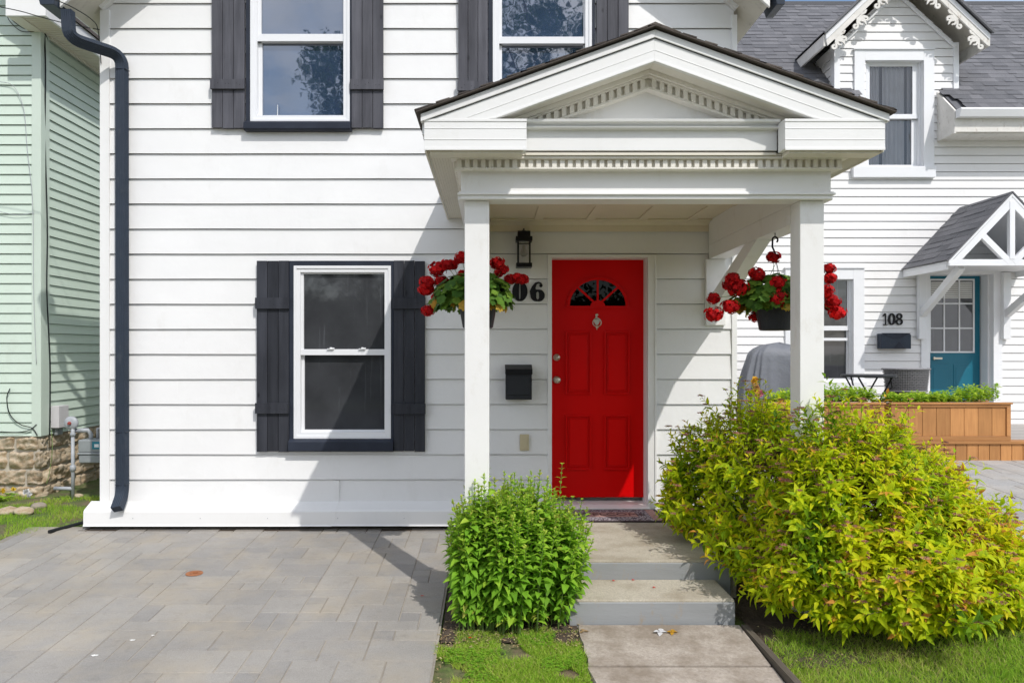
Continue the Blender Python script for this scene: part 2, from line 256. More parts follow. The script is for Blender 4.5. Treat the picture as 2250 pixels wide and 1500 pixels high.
# ------------------------------------------------------------------ mesh helpers
def tag(o, label=None, cat=None, group=None, kind=None):
    if label: o['label'] = label
    if cat: o['category'] = cat
    if group: o['group'] = group
    if kind: o['kind'] = kind
    return o
def thing(name, loc, label, cat, group=None):
    o = bpy.data.objects.new(name, None); C.objects.link(o); o.location = loc; o.empty_display_size = 0.2
    return tag(o, label, cat, group)
def root_loc(p):
    v = Vector((0, 0, 0))
    while p is not None: v += Vector(p.location); p = p.parent
    return v
class MB:
    def __init__(s): s.v = []; s.f = []; s.m = []; s.a = []
    def add(s, vs, fs, m=0, a=None):
        o = len(s.v); s.v += [tuple(v) for v in vs]
        if a is None: a = random.random()
        for f in fs: s.f.append([i + o for i in f]); s.m.append(m); s.a.append(a)
        return s
    def box(s, x0, x1, y0, y1, z0, z1, m=0, a=None):
        v = [(x0, y0, z0), (x1, y0, z0), (x1, y1, z0), (x0, y1, z0), (x0, y0, z1), (x1, y0, z1), (x1, y1, z1), (x0, y1, z1)]
        return s.add(v, [(0, 3, 2, 1), (4, 5, 6, 7), (0, 1, 5, 4), (1, 2, 6, 5), (2, 3, 7, 6), (3, 0, 4, 7)], m, a)
    def prism(s, poly, y0, y1, m=0, a=None, axis='y'):      # poly of (x,z) extruded in y; axis 'x': poly of (y,z) extruded in x; 'z': (x,y) in z
        n = len(poly)
        P = {'y': lambda p, d: (p[0], d, p[1]), 'x': lambda p, d: (d, p[0], p[1]), 'z': lambda p, d: (p[0], p[1], d)}[axis]
        v = [P(p, y0) for p in poly] + [P(p, y1) for p in poly]
        f = [tuple(range(n)), tuple(range(2 * n - 1, n - 1, -1))] + [(i, i + n, (i + 1) % n + n, (i + 1) % n) for i in range(n)]
        return s.add(v, f, m, a)
    def bar(s, p, q, w, h, up=(0, 0, 1), m=0, a=None):      # box along p->q, w sideways, h along up
        p = Vector(p); q = Vector(q); d = (q - p).normalized(); up = Vector(up)
        sd = d.cross(up).normalized(); u = sd.cross(d).normalized()
        v = [e + sd * (i * w / 2) + u * (j * h / 2) for e in (p, q) for i, j in ((-1, -1), (1, -1), (1, 1), (-1, 1))]
        return s.add(v, [(0, 1, 2, 3), (7, 6, 5, 4), (0, 4, 5, 1), (1, 5, 6, 2), (2, 6, 7, 3), (3, 7, 4, 0)], m, a)
    def sweep(s, pts, sect, m=0, up0=(0, 1, 0), close=True):  # section = list of (a,b) swept along pts
        pts = [Vector(p) for p in pts]; n = len(sect); vs = []
        up = Vector(up0)
        for i, p in enumerate(pts):
            d = (pts[min(i + 1, len(pts) - 1)] - pts[max(i - 1, 0)]).normalized()
            sd = d.cross(up)
            if sd.length < 1e-4: sd = d.cross(Vector((1, 0, 0.01)))
            sd.normalize(); u = sd.cross(d).normalized(); up = u
            vs += [p + sd * a + u * b for a, b in sect]
        fs = [(i * n + k, i * n + (k + 1) % n, (i + 1) * n + (k + 1) % n, (i + 1) * n + k) for i in range(len(pts) - 1) for k in range(n)]
        fs += [tuple(range(n - 1, -1, -1)), tuple(range((len(pts) - 1) * n, len(pts) * n))]
        return s.add(vs, fs, m)
    def tube(s, pts, r, seg=6, m=0):
        rr = r if isinstance(r, (list, tuple)) else None
        if rr is None: return s.sweep(pts, [(r * math.cos(2 * math.pi * k / seg), r * math.sin(2 * math.pi * k / seg)) for k in range(seg)], m, (0.3, 0.9, 0.2))
        pts = [Vector(p) for p in pts]; vs = []; up = Vector((0.3, 0.9, 0.2))
        for i, p in enumerate(pts):
            d = (pts[min(i + 1, len(pts) - 1)] - pts[max(i - 1, 0)]).normalized(); sd = d.cross(up).normalized(); u = sd.cross(d).normalized()
            vs += [p + (sd * math.cos(2 * math.pi * k / seg) + u * math.sin(2 * math.pi * k / seg)) * rr[i] for k in range(seg)]
        fs = [(i * seg + k, i * seg + (k + 1) % seg, (i + 1) * seg + (k + 1) % seg, (i + 1) * seg + k) for i in range(len(pts) - 1) for k in range(seg)]
        fs += [tuple(range(seg - 1, -1, -1)), tuple(range((len(pts) - 1) * seg, len(pts) * seg))]
        return s.add(vs, fs, m)
    def lathe(s, c, prof, seg=20, m=0, axis='z', cap=True):  # prof (r,h) about c
        c = Vector(c); vs = []
        for r, h in prof:
            for k in range(seg):
                a = 2 * math.pi * k / seg
                vs.append(c + (Vector((r * math.cos(a), r * math.sin(a), h)) if axis == 'z' else Vector((r * math.cos(a), -h, r * math.sin(a)))))
        fs = [(i * seg + k, i * seg + (k + 1) % seg, (i + 1) * seg + (k + 1) % seg, (i + 1) * seg + k) for i in range(len(prof) - 1) for k in range(seg)]
        if cap: fs += [tuple(range(seg - 1, -1, -1)), tuple(range((len(prof) - 1) * seg, len(prof) * seg))]
        return s.add(vs, fs, m)
    def stroke(s, pts, hw, y0, y1, m=0, close=False):          # ribbon in the x-z plane with half widths, y0 (front) to y1
        n = len(pts); hw = hw if isinstance(hw, (list, tuple)) else [hw] * n; Lp = []; Rp = []
        for i in range(n):
            a = pts[(i - 1) % n] if close else pts[max(i - 1, 0)]; b = pts[(i + 1) % n] if close else pts[min(i + 1, n - 1)]
            dx, dz = b[0] - a[0], b[1] - a[1]; l = math.hypot(dx, dz) or 1; nx, nz = -dz / l, dx / l
            Lp.append((pts[i][0] + nx * hw[i], pts[i][1] + nz * hw[i])); Rp.append((pts[i][0] - nx * hw[i], pts[i][1] - nz * hw[i]))
        vs = [(x, y, z) for y in (y0, y1) for P in (Lp, Rp) for x, z in P]
        fs = []
        for i in range(n if close else n - 1):
            j = (i + 1) % n
            fs += [(i, j, n + j, n + i), (2 * n + i, 3 * n + i, 3 * n + j, 2 * n + j), (i, 2 * n + i, 2 * n + j, j), (n + i, n + j, 3 * n + j, 3 * n + i)]
        if not close: fs += [(0, n, 3 * n, 2 * n), (n - 1, 3 * n - 1, 4 * n - 1, 2 * n - 1)]
        return s.add(vs, fs, m)
    def build(s, name, mats, parent=None, smooth=False, bevel=0, **kw):
        if not isinstance(mats, (list, tuple)): mats = [mats]
        off = root_loc(parent); me = bpy.data.meshes.new(name)
        me.from_pydata([(v[0] - off.x, v[1] - off.y, v[2] - off.z) for v in s.v], [], s.f)
        for m in mats: me.materials.append(m)
        me.polygons.foreach_set('material_index', s.m)
        at = me.attributes.new('rnd', 'FLOAT', 'FACE'); at.data.foreach_set('value', s.a)
        bm = bmesh.new(); bm.from_mesh(me); bmesh.ops.recalc_face_normals(bm, faces=bm.faces); bm.to_mesh(me); bm.free()
        if smooth: me.polygons.foreach_set('use_smooth', [True] * len(me.polygons))
        o = bpy.data.objects.new(name, me); C.objects.link(o)
        if parent: o.parent = parent
        if bevel:
            md = o.modifiers.new('bevel', 'BEVEL'); md.width = bevel; md.segments = 2; md.limit_method = 'ANGLE'; md.angle_limit = R(40)
        return tag(o, **kw) if kw else o

def leaf_object(name, P, Dr, N, Ln, Wd, rnd, mat, parent=None, droop=0.15, fold=0.25, **kw):   # many small curved leaves as one mesh
    P, Dr, N = np.asarray(P, float), np.asarray(Dr, float), np.asarray(N, float)
    Ln = np.asarray(Ln, float)[:, None]; Wd = np.asarray(Wd, float)[:, None]; n = len(P)
    Dr /= np.linalg.norm(Dr, axis=1)[:, None] + 1e-9
    Sd = np.cross(Dr, N); Sd /= np.linalg.norm(Sd, axis=1)[:, None] + 1e-9
    Nn = np.cross(Sd, Dr)
    base = P; mid = P + Dr * Ln * 0.42 + Nn * Ln * 0.02
    l = mid + Sd * Wd / 2 + Nn * Wd * fold; r = mid - Sd * Wd / 2 + Nn * Wd * fold
    m2 = P + Dr * Ln * 0.72 - Nn * Ln * droop * 0.35
    l2 = m2 + Sd * Wd * 0.33 + Nn * Wd * fold * 0.6; r2 = m2 - Sd * Wd * 0.33 + Nn * Wd * fold * 0.6
    tip = P + Dr * Ln - Nn * Ln * droop
    V = np.stack([base, l, mid, r, l2, m2, r2, tip], 1).reshape(-1, 3)
    q = np.array([[0, 2, 1, 1], [0, 3, 2, 2]])
    quads = np.array([[1, 2, 5, 4], [2, 3, 6, 5]]); tris = np.array([[0, 2, 1], [0, 3, 2], [4, 5, 7], [5, 6, 7]])
    off = root_loc(parent); V = V - np.array(off)
    me = bpy.data.meshes.new(name); me.vertices.add(len(V)); me.vertices.foreach_set('co', V.ravel())
    ar = (np.arange(n) * 8)[:, None, None]
    li = np.concatenate([(tris[None] + ar).reshape(n, -1), (quads[None] + ar).reshape(n, -1)], 1).ravel()
    tot = np.tile([3, 3, 3, 3, 4, 4], n); st = np.concatenate([[0], np.cumsum(tot)[:-1]])
    me.loops.add(len(li)); me.loops.foreach_set('vertex_index', li.astype(np.int32))
    me.polygons.add(len(tot)); me.polygons.foreach_set('loop_start', st.astype(np.int32)); me.polygons.foreach_set('loop_total', tot.astype(np.int32))
    me.update(); me.validate()
    at = me.attributes.new('rnd', 'FLOAT', 'FACE'); at.data.foreach_set('value', np.repeat(np.clip(rnd, 0, 1), 6).astype(np.float32))
    me.materials.append(mat); o = bpy.data.objects.new(name, me); C.objects.link(o)
    if parent: o.parent = parent
    return tag(o, **kw) if kw else o
def grass_object(name, P, hgt, wid, rnd, mat, lean=0.5, **kw):
    P = np.asarray(P, float); n = len(P); a = rng.uniform(0, 2 * np.pi, n); b = rng.uniform(0, 2 * np.pi, n)
    sd = np.stack([np.cos(a), np.sin(a), 0 * a], 1) * wid[:, None]; ln = np.stack([np.cos(b), np.sin(b), 0 * b], 1) * (hgt * rng.uniform(0.1, lean * 2, n))[:, None]
    up = np.array([0, 0, 1.0])[None] * hgt[:, None]
    V = np.stack([P - sd, P + sd, P + up * 0.55 + ln * 0.35 - sd * 0.8, P + up * 0.55 + ln * 0.35 + sd * 0.8, P + up * rng.uniform(0.75, 1, n)[:, None] + ln], 1).reshape(-1, 3)
    ar = (np.arange(n) * 5)[:, None, None]
    li = np.concatenate([(np.array([[0, 1, 3, 2]])[None] + ar).reshape(n, -1), (np.array([[2, 3, 4]])[None] + ar).reshape(n, -1)], 1).ravel()
    tot = np.tile([4, 3], n); st = np.concatenate([[0], np.cumsum(tot)[:-1]])
    me = bpy.data.meshes.new(name); me.vertices.add(len(V)); me.vertices.foreach_set('co', V.ravel())
    me.loops.add(len(li)); me.loops.foreach_set('vertex_index', li.astype(np.int32))
    me.polygons.add(len(tot)); me.polygons.foreach_set('loop_start', st.astype(np.int32)); me.polygons.foreach_set('loop_total', tot.astype(np.int32))
    me.update(); me.validate()
    at = me.attributes.new('rnd', 'FLOAT', 'FACE'); at.data.foreach_set('value', np.repeat(np.clip(rnd, 0, 1), 2).astype(np.float32))
    me.materials.append(mat); o = bpy.data.objects.new(name, me); C.objects.link(o)
    return tag(o, **kw) if kw else o

def siding(mb, O, U, N, u0, u1, zs, t=0.013, holes=(), lim=None, m=0, wav=0.0, gap=0.0058):
    """lap boards between the z levels zs (ascending) on the plane through O, along U, facing N"""
    O, U, N = Vector(O), Vector(U), Vector(N)
    def P(u, z, o): return O + U * u + N * o + Vector((0, 0, z))
    for k in range(len(zs) - 1):
        a, b = zs[k], zs[k + 1]; bt = b; b = b - gap; cuts = {a, b, bt}
        for h in holes:
            for z in (h[2], h[3]):
                if a < z < b: cuts.add(z)
        cuts = sorted(cuts)
        for c0, c1 in zip(cuts[:-1], cuts[1:]):
            mid = (c0 + c1) / 2; seg = [(u0, u1)]
            for h in holes:
                if h[2] < mid < h[3]:
                    ns = []
                    for s0, s1 in seg:
                        if h[1] <= s0 or h[0] >= s1: ns.append((s0, s1)); continue
                        if h[0] > s0: ns.append((s0, h[0]))
                        if h[1] < s1: ns.append((h[1], s1))
                    seg = ns
            for s0, s1 in seg:
                o0 = t * (b - c0) / (b - a); o1 = t * (b - c1) / (b - a); rec = c0 >= b - 1e-9
                if rec: o0 = o1 = -0.014
                def X(s, z):
                    if not lim: return s
                    l, r = lim(z); return min(max(s, l), r)
                A, B, Cc, Dd = X(s0, c0), X(s1, c0), X(s1, c1), X(s0, c1)
                if B - A < 1e-3: continue
                n = max(1, int((B - A) / 0.35)) if (wav and not rec) else 1
                for i in range(n):
                    f0, f1 = i / n, (i + 1) / n
                    w0 = wav * math.sin(k * 3.3 + (A + (B - A) * f0) * 4.1) ; w1 = wav * math.sin(k * 3.3 + (A + (B - A) * f1) * 4.1)
                    p = [P(A + (B - A) * f0, c0 + (w0 if c0 == a else 0), o0), P(A + (B - A) * f1, c0 + (w1 if c0 == a else 0), o0), P(Dd + (Cc - Dd) * f1, c1, o1), P(Dd + (Cc - Dd) * f0, c1, o1)]
                    mb.add(p, [(0, 1, 2, 3)], m)
                    if c0 == a:
                        q = [p[0], p[1], P(A + (B - A) * f1, c0 + w1 + 0.001, -0.014), P(A + (B - A) * f0, c0 + w0 + 0.001, -0.014)]
                        mb.add(q, [(0, 1, 2, 3)], m)
    return mb

def shingles(mb, O, U, V, width, length, expo=0.14, tab=(0.12, 0.30), clip=None, m=0):
    O, U, V = Vector(O), Vector(U).normalized(), Vector(V).normalized(); N = U.cross(V).normalized()
    if N.z < 0: N = -N
    rows = int(math.ceil(length / expo))
    for i in range(rows):
        v0 = i * expo; v1 = min(v0 + expo * 1.05, length); u = -random.uniform(0, tab[0])
        while u < width:
            w_ = random.uniform(*tab); a, b = max(u, 0), min(u + w_, width)
            if b > a + 0.005:
                if clip is None or clip((a + b) / 2, (v0 + v1) / 2):
                    hh = random.choice((0.004, 0.009)); vv = v0 - (0.006 if hh > 0.005 else 0) * random.random()
                    p = [O + U * a + V * vv + N * hh, O + U * b + V * vv + N * hh, O + U * b + V * v1 + N * 0.001, O + U * a + V * v1 + N * 0.001, O + U * a + V * vv - N * 0.002, O + U * b + V * vv - N * 0.002]
                    mb.add(p, [(0, 1, 2, 3), (4, 5, 1, 0)], m)
            u += w_
    return mb

# ================================================================== GROUND, PATHS
def sheet(name, xs, ys, mat, dz=0.0, kind='structure', **kw):
    mb = MB(); v = [(x, y, G(x, y) + dz) for y in ys for x in xs]; n = len(xs)
    mb.add(v, [(j * n + i, j * n + i + 1, (j + 1) * n + i + 1, (j + 1) * n + i) for j in range(len(ys) - 1) for i in range(n - 1)])
    return mb.build(name, mat, None, smooth=True, kind=kind, **kw)
gx = [-400, -120, -60, -30, -15, -10] + [-8 + 0.4 * i for i in range(46)] + [12, 16, 30, 60, 120, 400]
gy = [-400, -120, -60, -30, -16, -10] + [-8 + 0.4 * i for i in range(36)] + [8, 12, 20, 60, 120, 400]
sheet('ground', gx, gy, M_ground, -0.012)
# street behind the camera
mb = MB(); mb.box(-60, 60, -17, -9.5, -0.6, G(0, -9) + 0.004); road = mb.build('road', paint('asphalt', (0.06, 0.06, 0.062), 0.9, 0.2, 4, 0.4, 90), kind='structure')

def pavers(name, x0, x1, y0, y1, mat, cell=0.16, keep=None, up=0.0, seed=3):
    rr = random.Random(seed); nx = int((x1 - x0) / cell); ny = int((y1 - y0) / cell); x0 = x1 - nx * cell; y0 = y1 - ny * cell; occ = [[0] * nx for _ in range(ny)]; mb = MB()
    # joint sand sheet
    xs = [x0 + (x1 - x0) * i / 8 for i in range(9)]; ys = [y0 + (y1 - y0) * i / 12 for i in range(13)]
    for j in range(ny):
        for i in range(nx):
            if occ[j][i]: continue
            opts = [(2, 1), (2, 2), (3, 2), (2, 2), (1, 1), (3, 2), (1, 2), (3, 1)]; rr.shuffle(opts)
            for (a, b) in opts + [(1, 1)]:
                if i + a <= nx and j + b <= ny and all(not occ[j + q][i + p] for q in range(b) for p in range(a)): break
            for q in range(b):
                for p in range(a): occ[j + q][i + p] = 1
            g = 0.0022; X0, X1, Y0, Y1 = x0 + i * cell + g, x0 + (i + a) * cell - g, y0 + j * cell + g, y0 + (j + b) * cell - g
            if keep and not keep((X0 + X1) / 2, (Y0 + Y1) / 2): continue
            e = 0.0035; h = rr.uniform(-0.0012, 0.0012) + up; tx, ty = rr.uniform(-.002, .002), rr.uniform(-.002, .002)
            def z(x, y): return G(x, y) + h + tx * (x - X0) + ty * (y - Y0)
            vs = [(x, y, z(x, y) - 0.006) for x, y in ((X0, Y0), (X1, Y0), (X1, Y1), (X0, Y1))] + \
                 [(x, y, z(x, y)) for x, y in ((X0 + e, Y0 + e), (X1 - e, Y0 + e), (X1 - e, Y1 - e), (X0 + e, Y1 - e))]
            mb.add(vs, [(4, 5, 6, 7), (0, 1, 5, 4), (1, 2, 6, 5), (2, 3, 7, 6), (3, 0, 4, 7)], 0, rr.random())
    return mb.build(name, mat, None, kind='structure')
def keepL(x, y): return x > -3.5 + (0.9 * y if y > -0.5 else -0.45 - 0.25 * (-(y) - 0.5))
pavers('driveway', -6.4, -0.30, -8.4, -0.08, M_paver, 0.122, keepL, up=0.012)
sheet('driveway_joint_sand', [-6.4, -4.6, -3.95, -3.0, -1.5, -0.29], [-8.4, -5, -3, -2, -1, -0.5], M_joint, 0.007)
sheet('driveway_joint_sand', [-3.9, -3.5, -1.5, -0.29], [-0.5, -0.25, -0.01], M_joint, 0.007)
pavers('patio', 2.75, 10.6, -8.4, 1.95, M_paver2, 0.135, lambda x, y: not (y < -2.24 and x < 4.3), up=0.012, seed=9)
sheet('patio_joint_sand', [2.74, 3.0, 4, 6, 10.6], [-2.2, -1, 0, 1, 1.95], M_joint, 0.007)
# concrete walk in two visible slabs
mb = MB()
def slab(y0, y1):
    x0, x1 = 0.50 + random.uniform(-.01, .01), 1.43; g = 0.008; ys = np.linspace(y0 + g, y1 - g, 7); z = lambda y: G(0, y) + 0.012
    lip = [random.uniform(-.012, .012) for _ in ys]
    v = []
    for y, l in zip(ys, lip): v += [(x0 + l, y, z(y) - 0.05), (x0 + l + 0.008, y, z(y)), (x1, y, z(y)), (x1, y, z(y) - 0.05)]
    f = [(4 * i + k, 4 * i + k + 1, 4 * i + 5 + k, 4 * i + 4 + k) for i in range(6) for k in range(3)] + [(0, 1, 2, 3), (24, 25, 26, 27)]
    mb.add(v, f)
for a, b_ in ((-2.455, -1.955), (-3.4, -2.46), (-4.4, -3.405), (-6.9, -4.405)): slab(a, b_)
mb.build('path', M_walk, None, kind='structure')
mb = MB(); mb.box(1.44, 1.475, -2.75, -1.97, -0.3, G(0, -2) + 0.02); mb.bar((1.457, -3.6, G(0, -3.6) + .01), (1.457, -2.755, G(0, -2.755) + .012), 0.035, 0.12)
mb.build('garden_edging', M_edging, None, label='old grey timber board edging the concrete path beside the golden bush', cat='edging')
# soil bed near wall left
mb = MB(); mb.box(-3.42, -0.1, -0.14, -0.07, -0.1, 0.006); mb.build('soil_strip', M_soil, None, kind='structure')
mb = MB(); mb.add([(-0.28, -2.16, G(0, -2.16)), (0.5, -2.16, G(0, -2.16)), (0.46, -0.1, 0.0), (-0.28, -0.1, 0.0)], [(0, 1, 2, 3)]); mb.build('planting_bed', M_soil, None, kind='structure')
mb = MB(); n = 24; v = [(1.48 + 1.3 * i / n, y, G(1.48 + 1.3 * i / n, y) + 0.002) for y in (-2.45, -1.5, -0.5, -0.02) for i in range(n + 1)]
mb.add(v, [(j * (n + 1) + i, j * (n + 1) + i + 1, (j + 1) * (n + 1) + i + 1, (j + 1) * (n + 1) + i) for j in range(3) for i in range(n)]); mb.build('planting_bed', M_soil, None, kind='structure')

# ================================================================== MAIN HOUSE
house = thing('house', (-0.6, 0, 0), 'white lap-sided house with navy shutters and a red door under a gabled porch', 'house')
XL, XR = -3.265, 2.045; XC = -0.60
lines = [PZ(338 + 54.93 * k) for k in range(13, -13, -1)]
zs = [0.160] + lines
def mlim(z):
    h = 4.42 - z
    if h > 0: return (XL, XR)
    d = -h / 0.88; return (XL + d, XR - d)
holes = [(PX(640), PX(864), PZ(985), PZ(576)), (PX(545), PX(771), PZ(288), PZ(-160)), (PX(1080), PX(1304), PZ(288), PZ(-160)), (PX(1206), PX(1438), 0.1, PZ(562))]
mb = siding(MB(), (0, 0, 0), (1, 0, 0), (0, -1, 0), XL, XR, zs, 0.014, holes, mlim, wav=0.0008)
wall = mb.build('siding', M_siding, house)
def seam(px, k0, k1, wd=0.002):      # vertical seams and joiner strips follow the slope of the boards
    z1, z0 = PZ(338 + 54.93 * k0) - 0.010, PZ(338 + 54.93 * k1) + 0.001
    mb = MB(); mb.prism([(-0.0152, z0), (-0.0014, z1), (0.004, z1), (0.004, z0)], PX(px) - wd, PX(px) + wd, axis='x'); mb.build('siding_joiner', M_siding, wall)
for px, k, wd in ((483, 0, .0014), (930, 2, .0014), (1010, 11, .02), (1092, 11, .02), (1010, 12, .018), (1538, 9, .0014), (390, 9, .0014), (610, -2, .0014)): seam(px, k, k + 1, wd)
mb = MB(); mb.box(PX(735), PX(746), -0.018, 0, PZ(1105), PZ(1054)); mb.build('siding_joiner', M_siding, wall)
# solid body behind, side walls
mb = MB(); zt = 4.42
mb.prism([(XL + 0.01, -0.3), (XR - 0.01, -0.3), (XR - 0.01, zt), (XC, zt + (XC - XL) * 0.88), (XL + 0.01, zt)], 0.25, 8.0); mb.build('wall_body', M_siding, house)
mb = MB(); mb.box(XL - 0.035, XL + 0.045, -0.022, 0.26, PZ(1103), PZ(24)); mb.build('corner_trim', M_alum, house, bevel=0.003)
mb = MB(); mb.box(XR - 0.02, XR + 0.025, -0.022, 0.26, 0.1, PZ(35)); mb.build('corner_trim', M_alum, house, bevel=0.003)
mb = MB(); mb.box(1.56, XR, 0.001, 0.2, -.2, .159); mb.build('foundation', M_land, house)
# flared base flashing
mb = MB(); prof = [(0.0, PZ(1100)), (-0.012, PZ(1101)), (-0.115, PZ(1120, -.115)), (-0.125, PZ(1124, -.12)), (-0.128, PZ(1152, -.128)), (-0.136, PZ(1156, -.136)), (-0.10, PZ(1156, -.136)), (0.0, PZ(1156, -.136))]
segs = [(-3.38, PX(736)), (PX(736), 0.42)]
for i, (a, b_) in enumerate(segs):
    o_ = 0.0 if i == 0 else 0.003
    mb.prism([(y - o_, z + o_) for y, z in prof], a, b_, axis='x')
mb.prism([(y - .006, z + .004) for y, z in prof[:6]] + [(-.1, 0.1), (0, 0.1)], PX(734), PX(745), axis='x')
for px in (292, 440, 588, 742, 888): mb.lathe((PX(px, -.13), -0.129, PZ(1138, -.13)), [(0.0035, 0), (0.0035, 0.004)], 8, 1, 'y')
mb.build('base_flashing', [M_alum, M_galv], house, bevel=0.004)
mb = MB(); mb.add([(-3.38, -.12, .0), (-3.38, -.12, .13), (-3.30, 0, .19), (-3.30, 0.25, .19), (-3.38, 0.25, 0)], [(0, 1, 2, 3, 4)]); mb.build('flashing_end', M_alum, house)

# main roof: overhanging gable
zr = 4.40; ov = -0.36; sl = 0.88
def roofpoly(dx, top): # chevron band between underside and top
    ex = 0.17
    a = (XL - ex - dx, zr - (ex + dx) * sl); b = (XR + ex + dx, zr - (ex + dx) * sl); ap = (XC, zr + (XC - XL) * sl)
    return [a, ap, b, (b[0], b[1] + top), (ap[0], ap[1] + top * 1.3), (a[0], a[1] + top)]
mb = MB(); mb.prism(roofpoly(0, 0.02), ov + 0.02, 8.0); mb.build('soffit_board', M_plyw, house)
mb = MB()
p = roofpoly(0, 0.15); q = [(x, z - 0.03) for x, z in p[:3]]
mb.prism([q[0], q[1], p[4], p[5]], ov - 0.005, ov + 0.02); mb.prism([q[1], q[2], p[3], p[4]], ov - 0.005, ov + 0.02); mb.build('rake_board', M_trim, house, bevel=0.003)
mb = MB(); p = [(x, z + 0.021) for x, z in roofpoly(0.01, 0.0)[:3]]; pt = [(x, z + 0.15) for x, z in p]
mb.prism([p[0], p[1], pt[1], pt[0]], ov + 0.021, 7.95); mb.prism([p[1], p[2], pt[2], pt[1]], ov + 0.021, 7.95)
mb.build('roof_deck', M_trim, house)
mb = MB(); ln = math.hypot(2.9, 2.9 * sl)
for sgn in (-1, 1):
    ex = XL - 0.2 if sgn < 0 else XR + 0.2
    z0 = zr - 0.2 * sl + 0.185; d = Vector((-sgn, 0, sl)).normalized()
    shingles(mb, (ex, ov - 0.03, z0), (0, 1, 0), d, 8.3, ln + .02, 0.14, (0.3, 0.5))
    mb.bar(Vector((ex, ov - 0.03, z0 - .012)), Vector((ex, ov - .03, z0 - .012)) + d * ln, 0.03, 0.02)
mb.build('roof_shingles', M_shinglebr, house)
# rake trim against the wall, and eave gutters with ends
mb = MB()
for sgn in (-1, 1):
    e = XL + 0.0 if sgn < 0 else XR
    mb.bar((e - sgn * -0.02, -0.03, zr - 0.03), (XC, -0.03, zr + (XC - XL) * sl - 0.045), 0.05, 0.045)
mb.build('rake_moulding', M_trim, house)
for a, b_, y0, y1 in ((-3.585, -3.435, -0.42, -0.16), (2.235, 2.335, -0.38, -0.14)):
    mb = MB(); zb = 4.215 if a < 0 else 4.235
    mb.prism([(a + .03, zb), (b_ - .01, zb), (b_, zb + .14), (b_ - .01, zb + .14), (b_ - .02, zb + .012), (a + .035, zb + .012), (a + .01, zb + .14), (a - .01, zb + .14)], y0, y1)
    mb.prism([(a + .03, zb), (b_ - .01, zb), (b_, zb + .14), (a - .01, zb + .14)], y0 - .004, y0)
    mb.build('gutter', M_gutter, house, bevel=0.002)
# downspout
def corr(wd, dp, n=5):      # corrugated rectangular section
    s_ = []
    for side in range(4):
        for k in range(n * 2):
            t_ = -1 + 2 * k / (n * 2); o_ = 0.0025 * (k % 2)
            if side == 0: s_.append((t_ * wd / 2, -dp / 2 + o_))
            elif side == 1: s_.append((wd / 2 - o_, t_ * dp / 2))
            elif side == 2: s_.append((-t_ * wd / 2, dp / 2 - o_))
            else: s_.append((-wd / 2 + o_, -t_ * dp / 2))
    return s_
def smoothpath(pts, k=6, r=0.35):
    out = [Vector(pts[0])]
    for i in range(1, len(pts) - 1):
        a, b, c = Vector(pts[i - 1]), Vector(pts[i]), Vector(pts[i + 1]); ra = min(r * (a - b).length, 0.1); rc = min(r * (c - b).length, 0.1)
        p0 = b + (a - b).normalized() * ra; p2 = b + (c - b).normalized() * rc
        for j in range(k + 1):
            t_ = j / k; out.append(p0 * (1 - t_) ** 2 + b * 2 * t_ * (1 - t_) + p2 * t_ ** 2)
    out.append(Vector(pts[-1])); return out
ds = smoothpath([W(149, 24, -.33), W(152, 84, -.33), W(268, 122, -.065), W(269, 1084, -.065), W(257, 1118, -.19)])
mb = MB(); mb.sweep(ds, corr(0.062, 0.082), 0, up0=(1, 0, 0)); spout = mb.build('downspout', M_gutter, house)
for py in (160, 946, 1060):
    mb = MB(); mb.box(PX(269, -.065) - .0435, PX(269, -.065) + .0435, -.1, -.03, PZ(py) - .003, PZ(py) + .003)
    mb.build('spout_band', M_gutter, spout)

